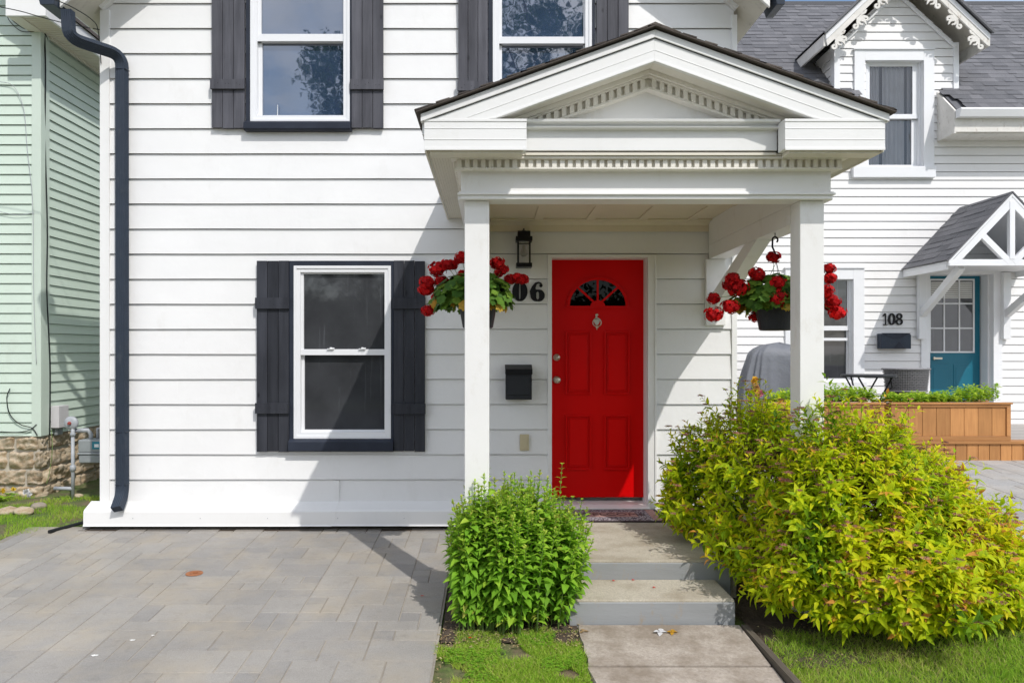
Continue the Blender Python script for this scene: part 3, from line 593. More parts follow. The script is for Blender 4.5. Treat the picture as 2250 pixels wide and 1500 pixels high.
# ---- windows and shutters
def window(par, y, fr, gl, rail, fw, gm, sillbox=None, sillmat=None, trim=None, trimmat=None, deep=0.05, framemat=M_vinyl, curtain=None, lbl=None):
    """fr / gl: (l, r, top, bottom) px; rail: (top, bottom) px of the meeting rail"""
    l, r, t_, b_ = PX(fr[0], y), PX(fr[1], y), PZ(fr[2], y), PZ(fr[3], y); f = fw / S(y)
    mb = MB(); y0, y1 = y - 0.03, y + 0.07
    for st, (ya, yb, k) in enumerate(((y0, y1, 1.0), (y0 - 0.008, y0 + 0.004, 0.42))):
        ff = f * k; e = 0.0008 * st
        mb.box(l - e, l + ff, ya, yb, b_ - e, t_ + e); mb.box(r - ff, r + e, ya, yb, b_ - e, t_ + e)
        mb.box(l + ff, r - ff, ya, yb, t_ - ff, t_ + e); mb.box(l + ff, r - ff, ya, yb, b_ - e, b_ + ff)
    win = mb.build('window', framemat, par, bevel=0.0015)
    if lbl: win['label'] = lbl
    gl_, gr, gt, gb = PX(gl[0], y), PX(gl[1], y), PZ(gl[2], y), PZ(gl[3], y); rt, rb = PZ(rail[0], y), PZ(rail[1], y)
    for (ta, ba, yy, e0, e1) in ((gt, rt, y - 0.012, 0, 0), (rb, gb, y + 0.014, 0, 0)):
        mb = MB(); top = t_ - f if ta == gt else rt - 0.001; bot = b_ + f if ba == gb else rb
        lo = max(bot, ba - (0.0)); 
        mb.box(l + f, gl_, yy, yy + 0.03, bot, top); mb.box(gr, r - f, yy, yy + 0.03, bot, top)
        mb.box(gl_, gr, yy, yy + 0.03, ta, top) if ta == gt else mb.box(gl_, gr, yy, yy + 0.03, rb - 0.0, rb + 0.003)
        if ba == gb: mb.box(gl_, gr, yy, yy + 0.03, bot, ba)
        else: mb.box(l + f, r - f, yy - 0.006, yy + 0.03, rb, rt)
        sash = mb.build('sash', framemat, win, bevel=0.0015)
        mb = MB(); mb.add([(gl_ - .002, yy + .016, ba if ba == gb else rt - .002), (gr + .002, yy + .016, ba if ba == gb else rt - .002), (gr + .002, yy + .016, ta if ta == gt else rb + .002), (gl_ - .002, yy + .016, ta if ta == gt else rb + .002)], [(0, 1, 2, 3)])
        mb.build('glass_pane', gm, win)
    if trim:
        a, c, d, e = PX(trim[0], y), PX(trim[1], y), PZ(trim[2], y), PZ(trim[3], y); mb = MB()
        mb.box(a, l, y - 0.034, y + 0.06, e, d); mb.box(r, c, y - 0.034, y + 0.06, e, d); mb.box(l, r, y - 0.036, y + 0.06, t_, d)
        mb.build('window_trim', trimmat, win, bevel=0.002)
    if sillbox:
        a, c, d, e = sillbox; mb = MB()
        mb.prism([(y - 0.075, PZ(d + 6, y)), (y - 0.03, PZ(d, y)), (y + .03, PZ(d, y)), (y + .03, PZ(e, y)), (y - 0.062, PZ(e, y)), (y - .075, PZ(e - 3, y))], PX(a, y), PX(c, y), axis='x')
        mb.build('window_sill', sillmat, win, bevel=0.003)
    return win
w1 = window(house, 0, (648, 860, 585, 962), (668, 848, 602, 944), (767, 780), 14, M_glass, (638, 866, 962, 990), M_dark, (638, 866, 574, 990), M_dark, lbl='ground floor double-hung window with navy sill')
for px in (728, 797):
    mb = MB(); x = PX(px); z = PZ(767); mb.box(x - .028, x + .028, -.035, -.005, z, z + .006); mb.lathe((x, -.02, z + .006), [(.010, 0), (.010, .008), (.004, .01)], 10); mb.box(x - .006, x + .03, -.026, -.016, z + .007, z + .013)
    mb.build('sash_lock', M_vinyl, w1)
w2 = window(house, 0, (553, 770, -150, 270), (575, 757, -125, 258), (77, 93), 14, M_glassup, (541, 773, 268, 291), M_dark, (543, 774, -162, 290), M_dark, lbl='upper window over the lower left window')
w3 = window(house, 0, (1083, 1299, -150, 270), (1103, 1282, -125, 258), (83, 98), 14, M_glassup, (1071, 1303, 268, 291), M_dark, (1073, 1306, -162, 290), M_dark, lbl='upper window partly hidden behind the porch roof')
def shutter(l, r, t_, b_, bat, m):
    sh = None; mb = MB(); w_ = (r - l) / 3; g = 1.0
    for k in range(3):
        j = random.uniform(-1.2, 1.2)
        mb.box(PX(l + k * w_ + g * .5), PX(l + (k + 1) * w_ - g * .5), -0.042, -0.018, PZ(b_ + j), PZ(t_ - random.uniform(-1, 1)))
    sh = mb.build('shutter', m, house, bevel=0.002)
    for (a, c) in bat:
        mb = MB(); mb.box(PX(l - 1.5), PX(r + 1), -0.064, -0.0425, PZ(c), PZ(a), a=0.5)
        for fx in (.12, .22, .45, .55, .78, .88): mb.lathe((PX(l + (r - l) * fx), -.0645, PZ((a + c) / 2 + random.uniform(-4, 4))), [(.003, 0), (.003, .0008)], 6, 1, 'y')
        mb.build('batten', [m, M_black], sh, bevel=0.002)
    mb = MB(); mb.box(PX(l + 4), PX(r - 4), -0.018, -0.0145, PZ(b_ - 12), PZ(t_ + 12)); mb.build('shutter_backing', M_trim, sh)
shutter(567, 638, 574, 990, ((655, 679), (884, 907)), M_shut)
shutter(866, 935, 574, 990, ((655, 679), (885, 908)), M_shut)
shutter(469, 541, -150, 284, ((-60, -38), (180, 201)), M_shutgrey)
shutter(774, 844, -150, 285, ((-60, -38), (180, 202)), M_shutgrey)
shutter(1007, 1072, -150, 285, ((-60, -38), (184, 205)), M_shutgrey)
shutter(1309, 1380, -150, 285, ((-60, -38), (184, 205)), M_shutgrey)

# ---- front door
yd = 0.12
dl, dr, dt, db = PX(1212, 0), PX(1414, yd), PZ(571, yd), PZ(1092, yd)
mb = MB()
cl0, cl1, cr0, cr1, ct = PX(1203), PX(1212), PX(1422), PX(1441), PZ(560)
mb.box(cl0, cl1, -0.03, 0.18, 0.158, ct); mb.box(cr0, cr1, -0.03, 0.0, 0.158, ct); mb.box(cl1, cr0, -0.032, 0.0, PZ(566), ct)
mb.box(dr, cr0 - .001, 0.0, 0.18, 0.158, ct - .002); mb.box(cl1, dr, 0.0, 0.18, dt, ct - .003); mb.box(PX(1437), PX(1441), -0.04, -0.03, 0.158, ct - .01)
frame = mb.build('door_frame', M_trim, house, bevel=0.002)
mb = MB(); mb.prism([(-0.06, 0.159), (-0.06, 0.172), (0.02, 0.19), (0.16, 0.196), (0.16, 0.159)], cl1, dr + .02, axis='x'); mb.build('threshold', M_alum, frame, bevel=0.002)
mb = MB(); mb.box(dl, dr, yd, yd + 0.045, db, dt)
def panel(l, r, t_, b_):
    x0, x1, z0, z1 = PX(l, yd), PX(r, yd), PZ(b_, yd), PZ(t_, yd)
    for off, wd, hh in ((0, .013, .019), (.026, .009, .008)):
        a0, a1, c0, c1 = x0 + off, x1 - off, z0 + off, z1 - off
        mb.box(a0, a0 + wd, yd - hh, yd - .0001, c0, c1); mb.box(a1 - wd, a1, yd - hh, yd - .0001, c0, c1)
        mb.box(a0 + wd, a1 - wd, yd - hh, yd - .0001, c0, c0 + wd); mb.box(a0 + wd, a1 - wd, yd - hh, yd - .0001, c1 - wd, c1)
    mb.box(x0 + .036, x1 - .036, yd - .008, yd - .0001, z0 + .036, z1 - .036)
for q in ((1242, 1299, 727, 866), (1327, 1383, 727, 866), (1242, 1299, 911, 1031), (1327, 1383, 911, 1031)): panel(*q)
door = mb.build('door', M_red, house, bevel=0.003)
door['label'] = 'red panelled front door with a fan-shaped window'
cx, cz, s_ = PX(1313, yd), PZ(672, yd), 1 / S(yd)
mb = MB(); A = [math.pi * k / 24 for k in range(25)]
mb.add([(cx + 62 * s_ * math.cos(a), yd - .0035, cz + 57 * s_ * math.sin(a)) for a in A], [tuple(range(25))]); mb.build('fan_window_glass', M_glassdark, door)
mb = MB()
mb.stroke([(cx + 64.5 * s_ * math.cos(a), cz + 60 * s_ * math.sin(a)) for a in A], 3.3 * s_, yd - .014, yd - .0001)
mb.stroke([(cx + 70 * s_ * math.cos(a), cz + 65 * s_ * math.sin(a)) for a in A], 1.2 * s_, yd - .008, yd - .0001)
mb.box(cx - 72 * s_, cx + 72 * s_, yd - .0138, yd - .0001, cz - 5 * s_, cz)
for an in (45, 90, 135):
    a = R(an); mb.bar((cx + 10 * s_ * math.cos(a), yd - .007, cz + 10 * s_ * math.sin(a)), (cx + 62 * s_ * math.cos(a), yd - .007, cz + 57 * s_ * math.sin(a)), 4.6 * s_, .0125, up=(0, 1, 0))
mb.add([(cx + 16 * s_ * math.cos(a), y, cz + 12 * s_ * math.sin(a)) for y in (yd - .0145, yd - .003) for a in A], [tuple(range(25)), tuple(range(49, 24, -1))] + [(i, i + 1, i + 26, i + 25) for i in range(24)])
mb.build('fan_window_trim', M_red, door)
mb = MB(); mb.lathe((PX(1223, yd), yd - .001, PZ(785, yd)), [(.031, 0), (.031, .006), (.026, .012), (.021, .016), (.012, .017), (.012, .022), (.0, .022)], 24, 0, 'y'); mb.build('deadbolt', M_nickel, door, smooth=True)
mb = MB(); mb.lathe((PX(1223, yd), yd - .001, PZ(834, yd)), [(.033, 0), (.033, .005), (.014, .012), (.012, .035), (.024, .045), (.031, .06), (.027, .072), (.012, .078), (.0, .078)], 24, 0, 'y'); mb.build('door_knob', M_nickel, door, smooth=True)
mb = MB(); kx, kz = PX(1311, yd), PZ(706, yd)
mb.lathe((kx, yd - .0, kz + .055), [(.012, 0), (.012, .012), (0, .018)], 14, 0, 'y'); mb.stroke([(kx, kz + .055), (kx - .004, kz + .03), (kx, kz + .02)], [.005, .009, .014], yd - .012, yd - .0001)
mb.stroke([(kx, kz + .022), (kx, kz + .005), (kx, kz - .02), (kx, kz - .035)], [.022, .026, .017, .004], yd - .012, yd - .0001)
mb.tube([(kx + .036 * math.sin(a) * (1 - .15 * math.cos(a)), yd - .022, kz - .008 + .036 * math.cos(a)) for a in [2 * math.pi * k / 20 for k in range(21)]], .0045, 8)
mb.lathe((kx, yd - .015, kz - .05), [(.009, 0), (.011, .008), (0, .014)], 12, 0, 'y'); mb.stroke([(kx, kz - .05), (kx, kz - .075)], [.006, .001], yd - .02, yd - .008)
mb.build('door_knocker', M_nickel, door)

# ---- porch (part of the house)
yF, yE, yCr = -2.121, -1.893, -1.962; yPf, yPb = -1.849, -1.73
cX = 0.907; rel = lambda z: H + z
mb = MB(); mb.box(-.1595, -.0135, yPf, yPf + .145, -0.2, rel(.894)); mb.build('porch_post', M_trim, house, bevel=0.004)
mb = MB(); mb.box(1.830, 1.973, yPf, yPf + .145, -0.2, rel(.894)); mb.build('porch_post', M_trim, house, bevel=0.004)
# entablature: beam, frieze, lower moulding
mb = MB(); exl, exr = -.179, 1.993
mb.box(exl, exr, yE, yE + .16, rel(.895), rel(1.13)); mb.box(exl, exl + .165, yE + .161, -.02, rel(.8955), rel(1.125)); mb.box(exr - .165, exr, yE + .161, -.02, rel(.8955), rel(1.125))
mb.box(exl + .02, exl + .165, yPf + .15, -.02, rel(.776), rel(.895)); mb.box(exr - .163, exr - .02, yPf + .15, -.02, rel(.776), rel(.895))
beam = mb.build('porch_beam', M_trim, house, bevel=0.003)
mb = MB()
for (x0, x1, y0, y1) in ((exl - .012, exr + .012, yE - .012, yE + .02), ):
    mb.box(x0, x1, y0, y1, rel(.928), rel(.936)); mb.box(x0 - .008, x1 + .008, y0 - .008, y1, rel(.916), rel(.9275)); mb.box(x0 + .006, x1 - .006, y0 + .006, y1, rel(.893), rel(.9155))
for x0, x1 in ((exl - .02, exl + .01), (exr - .01, exr + .02)): mb.box(x0, x1, yE + .021, -.02, rel(.893), rel(.93))
mb.build('beam_moulding', M_trim, beam, bevel=0.002)
# dentil course front + sides
mb = MB(); dx0, dx1 = -.205, 2.02
mb.box(dx0, dx1, yCr + .02, yE + .01, rel(1.055), rel(1.118)); mb.box(dx0 - .006, dx1 + .006, yCr - .004, yCr + .05, rel(1.052), rel(1.062))
mb.box(dx0 - .03, dx1 + .03, yCr - .02, yE, rel(1.1085), rel(1.1225))
mb.box(dx0, exl, yE + .011, -.02, rel(1.055), rel(1.118)); mb.box(exr, dx1, yE + .011, -.02, rel(1.055), rel(1.118))
n = 49
for k in range(n):
    x = dx0 + .006 + (dx1 - dx0 - .03) * k / (n - 1); mb.box(x, x + .027, yCr - .002, yCr + .021, rel(1.063), rel(1.108))
for k in range(38):
    y = yCr + .05 + k * .048
    mb.box(dx0 - .014, dx0 + .001, y, y + .027, rel(1.063), rel(1.108)); mb.box(dx1 - .001, dx1 + .014, y, y + .027, rel(1.063), rel(1.108))
mb.build('dentil_course', M_cream, beam, bevel=0.0015)
# soffit and returns
exo, exr2 = -.372, 2.187
mb = MB(); mb.box(exo, dx0 - .0, yF + .004, -.012, rel(1.1235), rel(1.135)); mb.box(dx1, exr2, yF + .004, -.012, rel(1.1235), rel(1.135)); mb.box(dx0, dx1, yF + .135, yCr, rel(1.1245), rel(1.135)); mb.box(.195, 1.632, yF + .126, yF + .135, rel(1.1245), rel(1.139))
for side in (-1, 1):
    for k in range(9):
        x = (exo + .02 + k * .016) if side < 0 else (exr2 - .02 - k * .016)
        mb.box(x - .002, x + .002, yF + .02, -.014, rel(1.120), rel(1.1236))
mb.box(exo, exo + .012, yF + .01, -.012, rel(1.112), rel(1.124)); mb.box(exr2 - .012, exr2, yF + .01, -.012, rel(1.112), rel(1.124))
psof = mb.build('porch_soffit', M_soffit, house)
for a, c in ((-.3745, .195), (1.632, 2.189)):
    mb = MB()
    mb.box(a, c, yF, yF + .10, rel(1.128), rel(1.289)); mb.box(a + .0, c - .0, yF - .003, yF, rel(1.118), rel(1.134)); mb.box(a - .0015, c + .0015, yF - .004, yF + .102, rel(1.277), rel(1.2915))
    for zz in (1.176, 1.238): mb.box(a, c, yF - .0025, yF, rel(zz), rel(zz + .003))
    mb.box(a + .03, c - .02, yF + .02, yF + .12, rel(1.106), rel(1.1275), 1); a = a if a < 0 else c
    mb.box(min(a, a + (.02 if a < 0 else -.02)), max(a, a + (.02 if a < 0 else -.02)), yF + .101, -.012, rel(1.1225), rel(1.30))
    mb.build('cornice_return', [M_alum, M_soffit], house, bevel=0.002)
# horizontal cornice between the returns
yh = yF + .125; q = lambda py: PZ(py, yh)
prof = [(yh, q(331)), (yh, q(287)), (yh - .035, q(286)), (yh - .04, q(283)), (yh - .012, q(281)), (yh - .012, q(276)), (yh - .05, q(274)), (yh - .055, q(268)), (yh + .35, q(262)), (yh + .35, q(331))]
mb = MB(); mb.prism(prof, .19, 1.637, axis='x'); mb.build('cornice', M_alum, house, bevel=0.002)
# raking boards
m_ = 0.360
def chev(ztop, zbot, half, y0, y1, mb, m=0, zfloor=None):     # two mitred bands, z relative to eye
    for sg in (-1, 1):
        def pt(z, h): return (cX + sg * h, rel(z - m_ * h))
        if zfloor is None: poly = [pt(ztop, 0), pt(ztop, half), pt(zbot, half), pt(zbot, 0)]
        else:
            ht = min(half, (ztop - zfloor) / m_); hb = min(half, (zbot - zfloor) / m_)
            poly = [pt(ztop, 0), pt(ztop, ht), (cX + sg * ht, rel(zfloor)) if ht == half else pt(ztop, ht), pt(zbot, hb), pt(zbot, 0)]
            if ht == half: poly = [pt(ztop, 0), pt(ztop, ht), (cX + sg * ht, rel(zfloor)), pt(zbot, hb), pt(zbot, 0)]
            else: poly = [pt(ztop, 0), pt(ztop, ht), pt(zbot, hb), pt(zbot, 0)]
        mb.prism(poly, y0, y1, m)
mb = MB(); chev(1.737, 1.612, 1.281, yF, yF + .025, mb, 0, 1.292)
chev(1.676, 1.673, 1.15, yF - .0022, yF + .002, mb, 0, 1.30); chev(1.624, 1.612, 1.2, yF - .004, yF + .002, mb, 0, 1.293)
mb.build('rake_board', M_alum, house, bevel=0.002, label='white aluminium-clad rake board of the porch gable')
mb = MB(); chev(1.784, 1.742, 1.30, yF - .012, yF + .03, mb); chev(1.745, 1.7405, 1.29, yF - .004, yF + .004, mb, 1); mb.build('rake_trim', [M_alum, M_dark], house, bevel=0.002)
# rake soffit, raking mouldings, dentils, tympanum
mb = MB(); chev(1.634, 1.620, 1.25, yF + .026, yE + .03, mb, 0, 1.30)
chev(1.619, 1.595, 1.25, yCr - .03, yE + .03, mb, 0, 1.30); chev(1.594, 1.583, 1.2, yCr - .01, yE + .03, mb, 0, 1.30)
chev(1.582, 1.520, 1.2, yCr + .025, yE + .03, mb, 0, 1.30); chev(1.534, 1.519, 1.2, yCr + .005, yCr + .03, mb, 0, 1.30)
for sg in (-1, 1):
    for k in range(20):
        h = .02 + k * .0455
        if 1.575 - m_ * h < 1.33: break
        z0 = rel(1.5345 - m_ * h); z1 = rel(1.5825 - m_ * h); x0 = cX + sg * h; x1 = cX + sg * (h + .026); dz = -m_ * .026
        mb.prism([(x0, z0), (x1, z0 + dz), (x1, z1 + dz), (x0, z1)], yCr + .0, yCr + .026)
mb.build('raking_dentils', M_cream, house, bevel=0.001)
mb = MB(); mb.prism([(cX - .9, rel(1.22)), (cX + .9, rel(1.22)), (cX + .9, rel(1.24)), (cX, rel(1.56)), (cX - .9, rel(1.24))], yE + .0, yE + .03); mb.build('tympanum', M_trim, house)
# roof deck + shingles
mb = MB()
for sg in (-1, 1): mb.prism([(cX, rel(1.79)), (cX + sg * 1.295, rel(1.79 - m_ * 1.295)), (cX + sg * 1.295, rel(1.79 - m_ * 1.295 - .11)), (cX, rel(1.68))], yF + .031, -.012)
mb.build('porch_roof_deck', M_alum, house)
mb = MB()
for sg in (-1, 1):
    d = Vector((-sg, 0, m_)).normalized(); ex = cX + sg * 1.325
    o_ = Vector((ex, yF - .03, rel(1.793 - m_ * 1.325))); Lr = 1.325 * math.sqrt(1 + m_ * m_)
    for lay in range(2):
        mb.bar(o_ + Vector((0, .0 + .012 * lay, .004 + lay * .006)), o_ + d * Lr + Vector((0, .012 * lay, .004 + lay * .006)), .02, .006)
    # slab under the shingles
    n_ = Vector((sg * m_, 0, 1)).normalized()
    mb.add([o_ + n_ * .001, o_ + d * Lr + n_ * .001, o_ + d * Lr + n_ * .001 + Vector((0, 2.13, 0)), o_ + n_ * .001 + Vector((0, 2.13, 0)), o_ + n_ * .010, o_ + d * Lr + n_ * .010, o_ + d * Lr + n_ * .01 + Vector((0, 2.13, 0)), o_ + n_ * .01 + Vector((0, 2.13, 0))], [(0, 1, 2, 3), (4, 5, 6, 7), (0, 1, 5, 4), (1, 2, 6, 5), (2, 3, 7, 6), (3, 0, 4, 7)])
    shingles(mb, o_ + n_ * .011, (0, 1, 0), d, 2.13, Lr, .125, (.15, .32))
    for k in range(10):      # tab ends seen at the rake
        s0 = k * .1325 + random.uniform(-.02, .02); mb.bar(o_ + d * max(0, s0) + n_ * .017 + Vector((0, .03, 0)), o_ + d * min(Lr, s0 + random.uniform(.05, .12)) + n_ * .013 + Vector((0, .03, 0)), .07, .007)
for k in range(9): mb.prism([(cX - .14, rel(1.815 - .048)), (cX, rel(1.815 + .008)), (cX + .14, rel(1.815 - .048)), (cX + .14, rel(1.815 - .055)), (cX, rel(1.808)), (cX - .14, rel(1.815 - .055))], yF - .02 + k * .235, yF - .02 + k * .235 + .24)
mb.build('porch_shingles', M_shinglebr, house)
# ceiling with battens, wall cornice
mb = MB(); zc = 1.097; mb.box(exl + .166, exr - .166, yE + .161, -.016, rel(zc), rel(zc + .012)); ceil = mb.build('porch_ceiling', M_ceil, house)
mb = MB()
for x in (.39, .82, 1.25, 1.66): mb.box(x - .038, x + .038, yE + .165, -.11, rel(zc - .010), rel(zc - .0005))
for y in (-.11, -.75, -1.30): mb.box(exl + .17, exr - .17, y - .035, y + .035, rel(zc - .0125), rel(zc - .0008))
mb.prism([(-.018, rel(zc - .001)), (-.07, rel(zc - .001)), (-.075, rel(zc - .012)), (-.03, rel(zc - .035)), (-.03, rel(zc - .09)), (-.018, rel(zc - .09))], exl + .166, exr - .166, axis='x')
mb.build('ceiling_batten', M_ceil, ceil, bevel=0.002)
# braces on both sides
mb = MB(); mb.prism([(-.018, rel(.30)), (-.018, rel(.46)), (-.86, rel(.7755)), (-1.12, rel(.7755))], 1.838, 1.94, axis='x'); mb.build('porch_brace', M_trim, house, bevel=0.003)
mb = MB(); mb.prism([(-.018, rel(.30)), (-.018, rel(.46)), (-.86, rel(.7755)), (-1.12, rel(.7755))], -.145, -.045, axis='x'); mb.build('porch_brace', M_trim, house, bevel=0.003)
mb = MB(); mb.box(1.80, 1.965, -.05, -.017, rel(.22), rel(.775)); mb.build('wall_pilaster', M_trim, house, bevel=0.003)

# ---- steps and landing
steps = thing('front_steps', (0.93, -1.2, 0.0), 'concrete landing and step with grey painted risers below the red door', 'steps')
mb = MB(); mb.box(.43, 1.56, -1.535, -.018, -.2, .157); mb.box(.45, 1.52, -1.549, -1.536, -.2, .146, 1); mb.build('landing', [M_land, M_riser], steps, bevel=0.006)
mb = MB(); mb.box(.452, 1.415, -1.93, -1.5495, -.25, .042); mb.box(.452, 1.415, -1.942, -1.9305, -.15, .030, 1); mb.box(.425, .4515, -1.90, -1.55, -.2, .02, 1); mb.build('step', [M_land, M_riser], steps, bevel=0.008)

# ---- objects on the porch wall
lamp = thing('wall_lantern', (PX(1150), -.02, PZ(590)), 'black wall lantern with clear glass and a bulb left of the red door', 'lantern')
lx = PX(1151, -.12); yl = -.12; s_ = 1 / S(yl); zc_ = lambda py: PZ(py, yl)
mb = MB(); mb.box(lx - .045, lx + .045, -.035, -.014, zc_(533), zc_(508)); mb.box(lx - .015, lx + .015, -.10, -.03, zc_(524), zc_(516)); mb.build('back_plate', M_black, lamp, bevel=.002)
mb = MB(); mb.lathe((lx, yl, zc_(505)), [(.006, .012), (.006, 0), (.028, -.012)], 8); mb.box(lx - .052, lx + .052, yl - .052, yl + .052, zc_(521), zc_(509)); mb.box(lx - .068, lx + .068, yl - .068, yl + .068, zc_(531), zc_(521.5)); mb.build('lantern_roof', M_black, lamp, bevel=.003)
mb = MB(); 
for sx in (-1, 1):
    for sy in (-1, 1): mb.box(lx + sx * .048 - .006, lx + sx * .048 + .006, yl + sy * .048 - .006, yl + sy * .048 + .006, zc_(579), zc_(531))
mb.box(lx - .065, lx + .065, yl - .065, yl + .065, zc_(588), zc_(579)); mb.build('lantern_frame', M_black, lamp, bevel=.002)
mb = MB(); mb.box(lx - .041, lx + .041, yl - .041, yl + .041, zc_(578.5), zc_(532)); mb.build('lantern_glass', clear_glass('lantern_clear_glass', 0.985), lamp)
mb = MB(); mb.lathe((lx, yl, zc_(556)), [(.001, -.032), (.018, -.027), (.03, -.005), (.029, .012), (.017, .035), (.012, .05), (.012, .065)], 18); mb.build('bulb', M_bulb, lamp, smooth=True)

def ring(cx_, cz_, rx, rz, t0, t1, n=28): return [(cx_ + rx * math.cos(t0 + (t1 - t0) * k / n), cz_ + rz * math.sin(t0 + (t1 - t0) * k / n)) for k in range(n + 1)]
def digit(ch, x, z, h, name, mat, parent, y0, y1, bold=1.0):
    """serif digits, x = centre, z = bottom, h = height"""
    mb = MB(); w_ = h * .3
    if ch == '0':
        n = 32; pts = [(x + w_ * .72 * math.cos(2 * math.pi * k / n), z + h / 2 + h * .45 * math.sin(2 * math.pi * k / n)) for k in range(n)]
        hw = [h * (.045 + .10 * bold * abs(math.cos(2 * math.pi * k / n)) ** 1.3) for k in range(n)]; mb.stroke(pts, hw, y0, y1, close=True)
    if ch == '6':
        n = 28; rz = h * .27; pts = [(x + w_ * .72 * math.cos(2 * math.pi * k / n), z + rz + h * .02 + (rz - .02 * h) * math.sin(2 * math.pi * k / n)) for k in range(n)]
        mb.stroke(pts, [h * (.045 + .08 * bold * abs(math.cos(2 * math.pi * k / n)) ** 1.3) for k in range(n)], y0, y1, close=True)
        a = [(x - w_ * .78, z + h * .32), (x - w_ * .8, z + h * .5), (x - w_ * .66, z + h * .72), (x - w_ * .3, z + h * .9), (x + w_ * .15, z + h * .95), (x + w_ * .55, z + h * .9), (x + w_ * .68, z + h * .8)]
        mb.stroke(a, [h * .105 * bold, h * .125 * bold, h * .10, h * .06, h * .04, h * .04, h * .05], y0 - .0006, y1)
        mb.lathe((x + w_ * .55, y1, z + h * .79), [(h * .085, 0), (h * .085, y1 - y0 + .001)], 16, 0, 'y')
    if ch == '8':
        for cz_, rz, rx in ((z + h * .27, h * .22, w_ * .74), (z + h * .74, h * .2, w_ * .64)):
            n = 26; mb.stroke([(x + rx * math.cos(2 * math.pi * k / n), cz_ + rz * math.sin(2 * math.pi * k / n)) for k in range(n)], [h * (.045 + .05 * bold * abs(math.cos(2 * math.pi * k / n))) for k in range(n)], y0 - (.0007 if rx > w_ * .7 else 0), y1, close=True)
    if ch == '1':
        mb.box(x - h * .07 * bold, x + h * .07 * bold, y0, y1, z + h * .03, z + h * .98); mb.box(x - h * .19, x + h * .19, y0 - .0006, y1, z, z + h * .07)
        mb.stroke([(x - h * .22, z + h * .74), (x - h * .05, z + h * .95)], [h * .035, h * .06], y0 - .001, y1)
    return mb.build(name, mat, parent)
hn = thing('house_number', (PX(1140), -.02, PZ(662)), 'black serif house number 106 on the white siding left of the red door', 'house number')
for ch, px in (('1', 1104), ('0', 1142), ('6', 1181)): digit(ch, PX(px), PZ(662), 43 / 260, 'digit', M_black, hn, -.026, -.013, 1.3)
mbx = thing('mailbox', (PX(1140), -.02, PZ(878)), 'glossy black square mailbox on the wall beside the red door', 'mailbox')
ya = -.13; mb = MB(); x0, x1 = PX(1110, ya), PX(1170, ya)
mb.prism([(ya + .012, PZ(878, ya)), (-.015, PZ(878, ya)), (-.015, PZ(806, ya)), (ya + .012, PZ(812, ya))], x0 + .004, x1 - .004, axis='x'); mb.box(x0 + .02, x1 - .02, ya + .003, ya + .012, PZ(868, ya), PZ(826, ya)); mb.build('box_body', M_pot, mbx, bevel=.004)
mb = MB(); mb.prism([(ya - .002, PZ(822, ya)), (ya - .002, PZ(811, ya)), (-.02, PZ(801, ya)), (-.016, PZ(805, ya)), (ya + .008, PZ(814, ya)), (ya + .008, PZ(822, ya))], x0, x1, axis='x'); mb.build('box_lid', M_black, mbx, bevel=.003)
db_ = MB(); db_.box(PX(1142), PX(1162), -.032, -.012, PZ(988), PZ(953)); db_.box(PX(1145), PX(1158), -.036, -.032, PZ(984), PZ(957)); db_.build('outlet_cover', M_beige, None, bevel=.003, label='small beige plastic outlet cover on the siding under the mailbox', cat='outlet cover')
# doormat
dm = thing('doormat', (0.97, -.27, .16), 'dark patterned welcome doormat on the concrete landing', 'doormat')
mx0, mx1, my0, my1, mz = .58, 1.373, -.50, -.05, .158
mb = MB(); mb.box(mx0, mx1, my0, my1, mz, mz + .008); mb.build('mat_base', M_rubber, dm, bevel=.003)
mb = MB(); mb.box(mx0 + .03, mx1 - .03, my0 + .03, my1 - .03, mz + .008, mz + .0095, 0); mb.box(mx1 - .10, mx1 - .03, my0 + .03, my1 - .03, mz + .0095, mz + .0105, 1); mb.box(mx0 + .2, mx1 - .2, my0 + .15, my1 - .13, mz + .0095, mz + .0105, 1); mb.build('mat_pattern', [M_mat, M_matpink], dm)
fc = bpy.data.curves.new('txt', 'FONT'); fc.body = 'WELCOME'; fc.size = .115; fc.align_x = 'CENTER'; fc.extrude = .0006
fo = bpy.data.objects.new('txt', fc); C.objects.link(fo); bpy.context.view_layer.update()
tm = bpy.data.meshes.new_from_object(fo.evaluated_get(bpy.context.evaluated_depsgraph_get())); C.objects.unlink(fo); bpy.data.objects.remove(fo)
tm.materials.clear(); tm.materials.append(M_black); to = bpy.data.objects.new('lettering', tm); C.objects.link(to); to.parent = dm; to.location = (0, -.04 - .0, .0115 - .002 + .0); to.location = (0.0, -.025, mz + .0112 - dm.location.z)

# ================================================================== NEIGHBOUR HOUSE 108 (right)
yN = 3.80; SN = S(yN)
nh = thing('house', (5.5, yN, 0), 'white clapboard house number 108 with teal door, scrollwork dormer and grey shingle roof', 'house')
X = lambda px: PX(px, yN); Z = lambda py: PZ(py, yN)
lap = 18.05 / SN; z0 = Z(540); zsn = [z0 + lap * k for k in range(-25, 40)]
eaveZ = Z(290)
dcx, dhw = X(1968), X(2103) - X(1968)
def nlim(z):
    if z <= eaveZ: return (1.6, 9.5)
    top = Z(100); 
    if z < top: return (dcx - dhw, dcx + dhw)
    d = (z - top) / 0.92; return (dcx - dhw + d, dcx + dhw - d)
hN = [(X(1902), X(2030), Z(368), Z(135)), (X(1748), X(1872), Z(834), Z(605)), (X(2041), X(2181), 0.3, Z(600))]
mb = siding(MB(), (0, yN, 0), (1, 0, 0), (0, -1, 0), 1.6, 9.5, zsn, .012, hN, nlim); nwall = mb.build('clapboard', M_nsiding, nh)
mb = MB(); mb.box(1.6, 9.5, yN + .22, 9, -.2, 4.62); mb.build('wall_body', M_nsiding, nh)
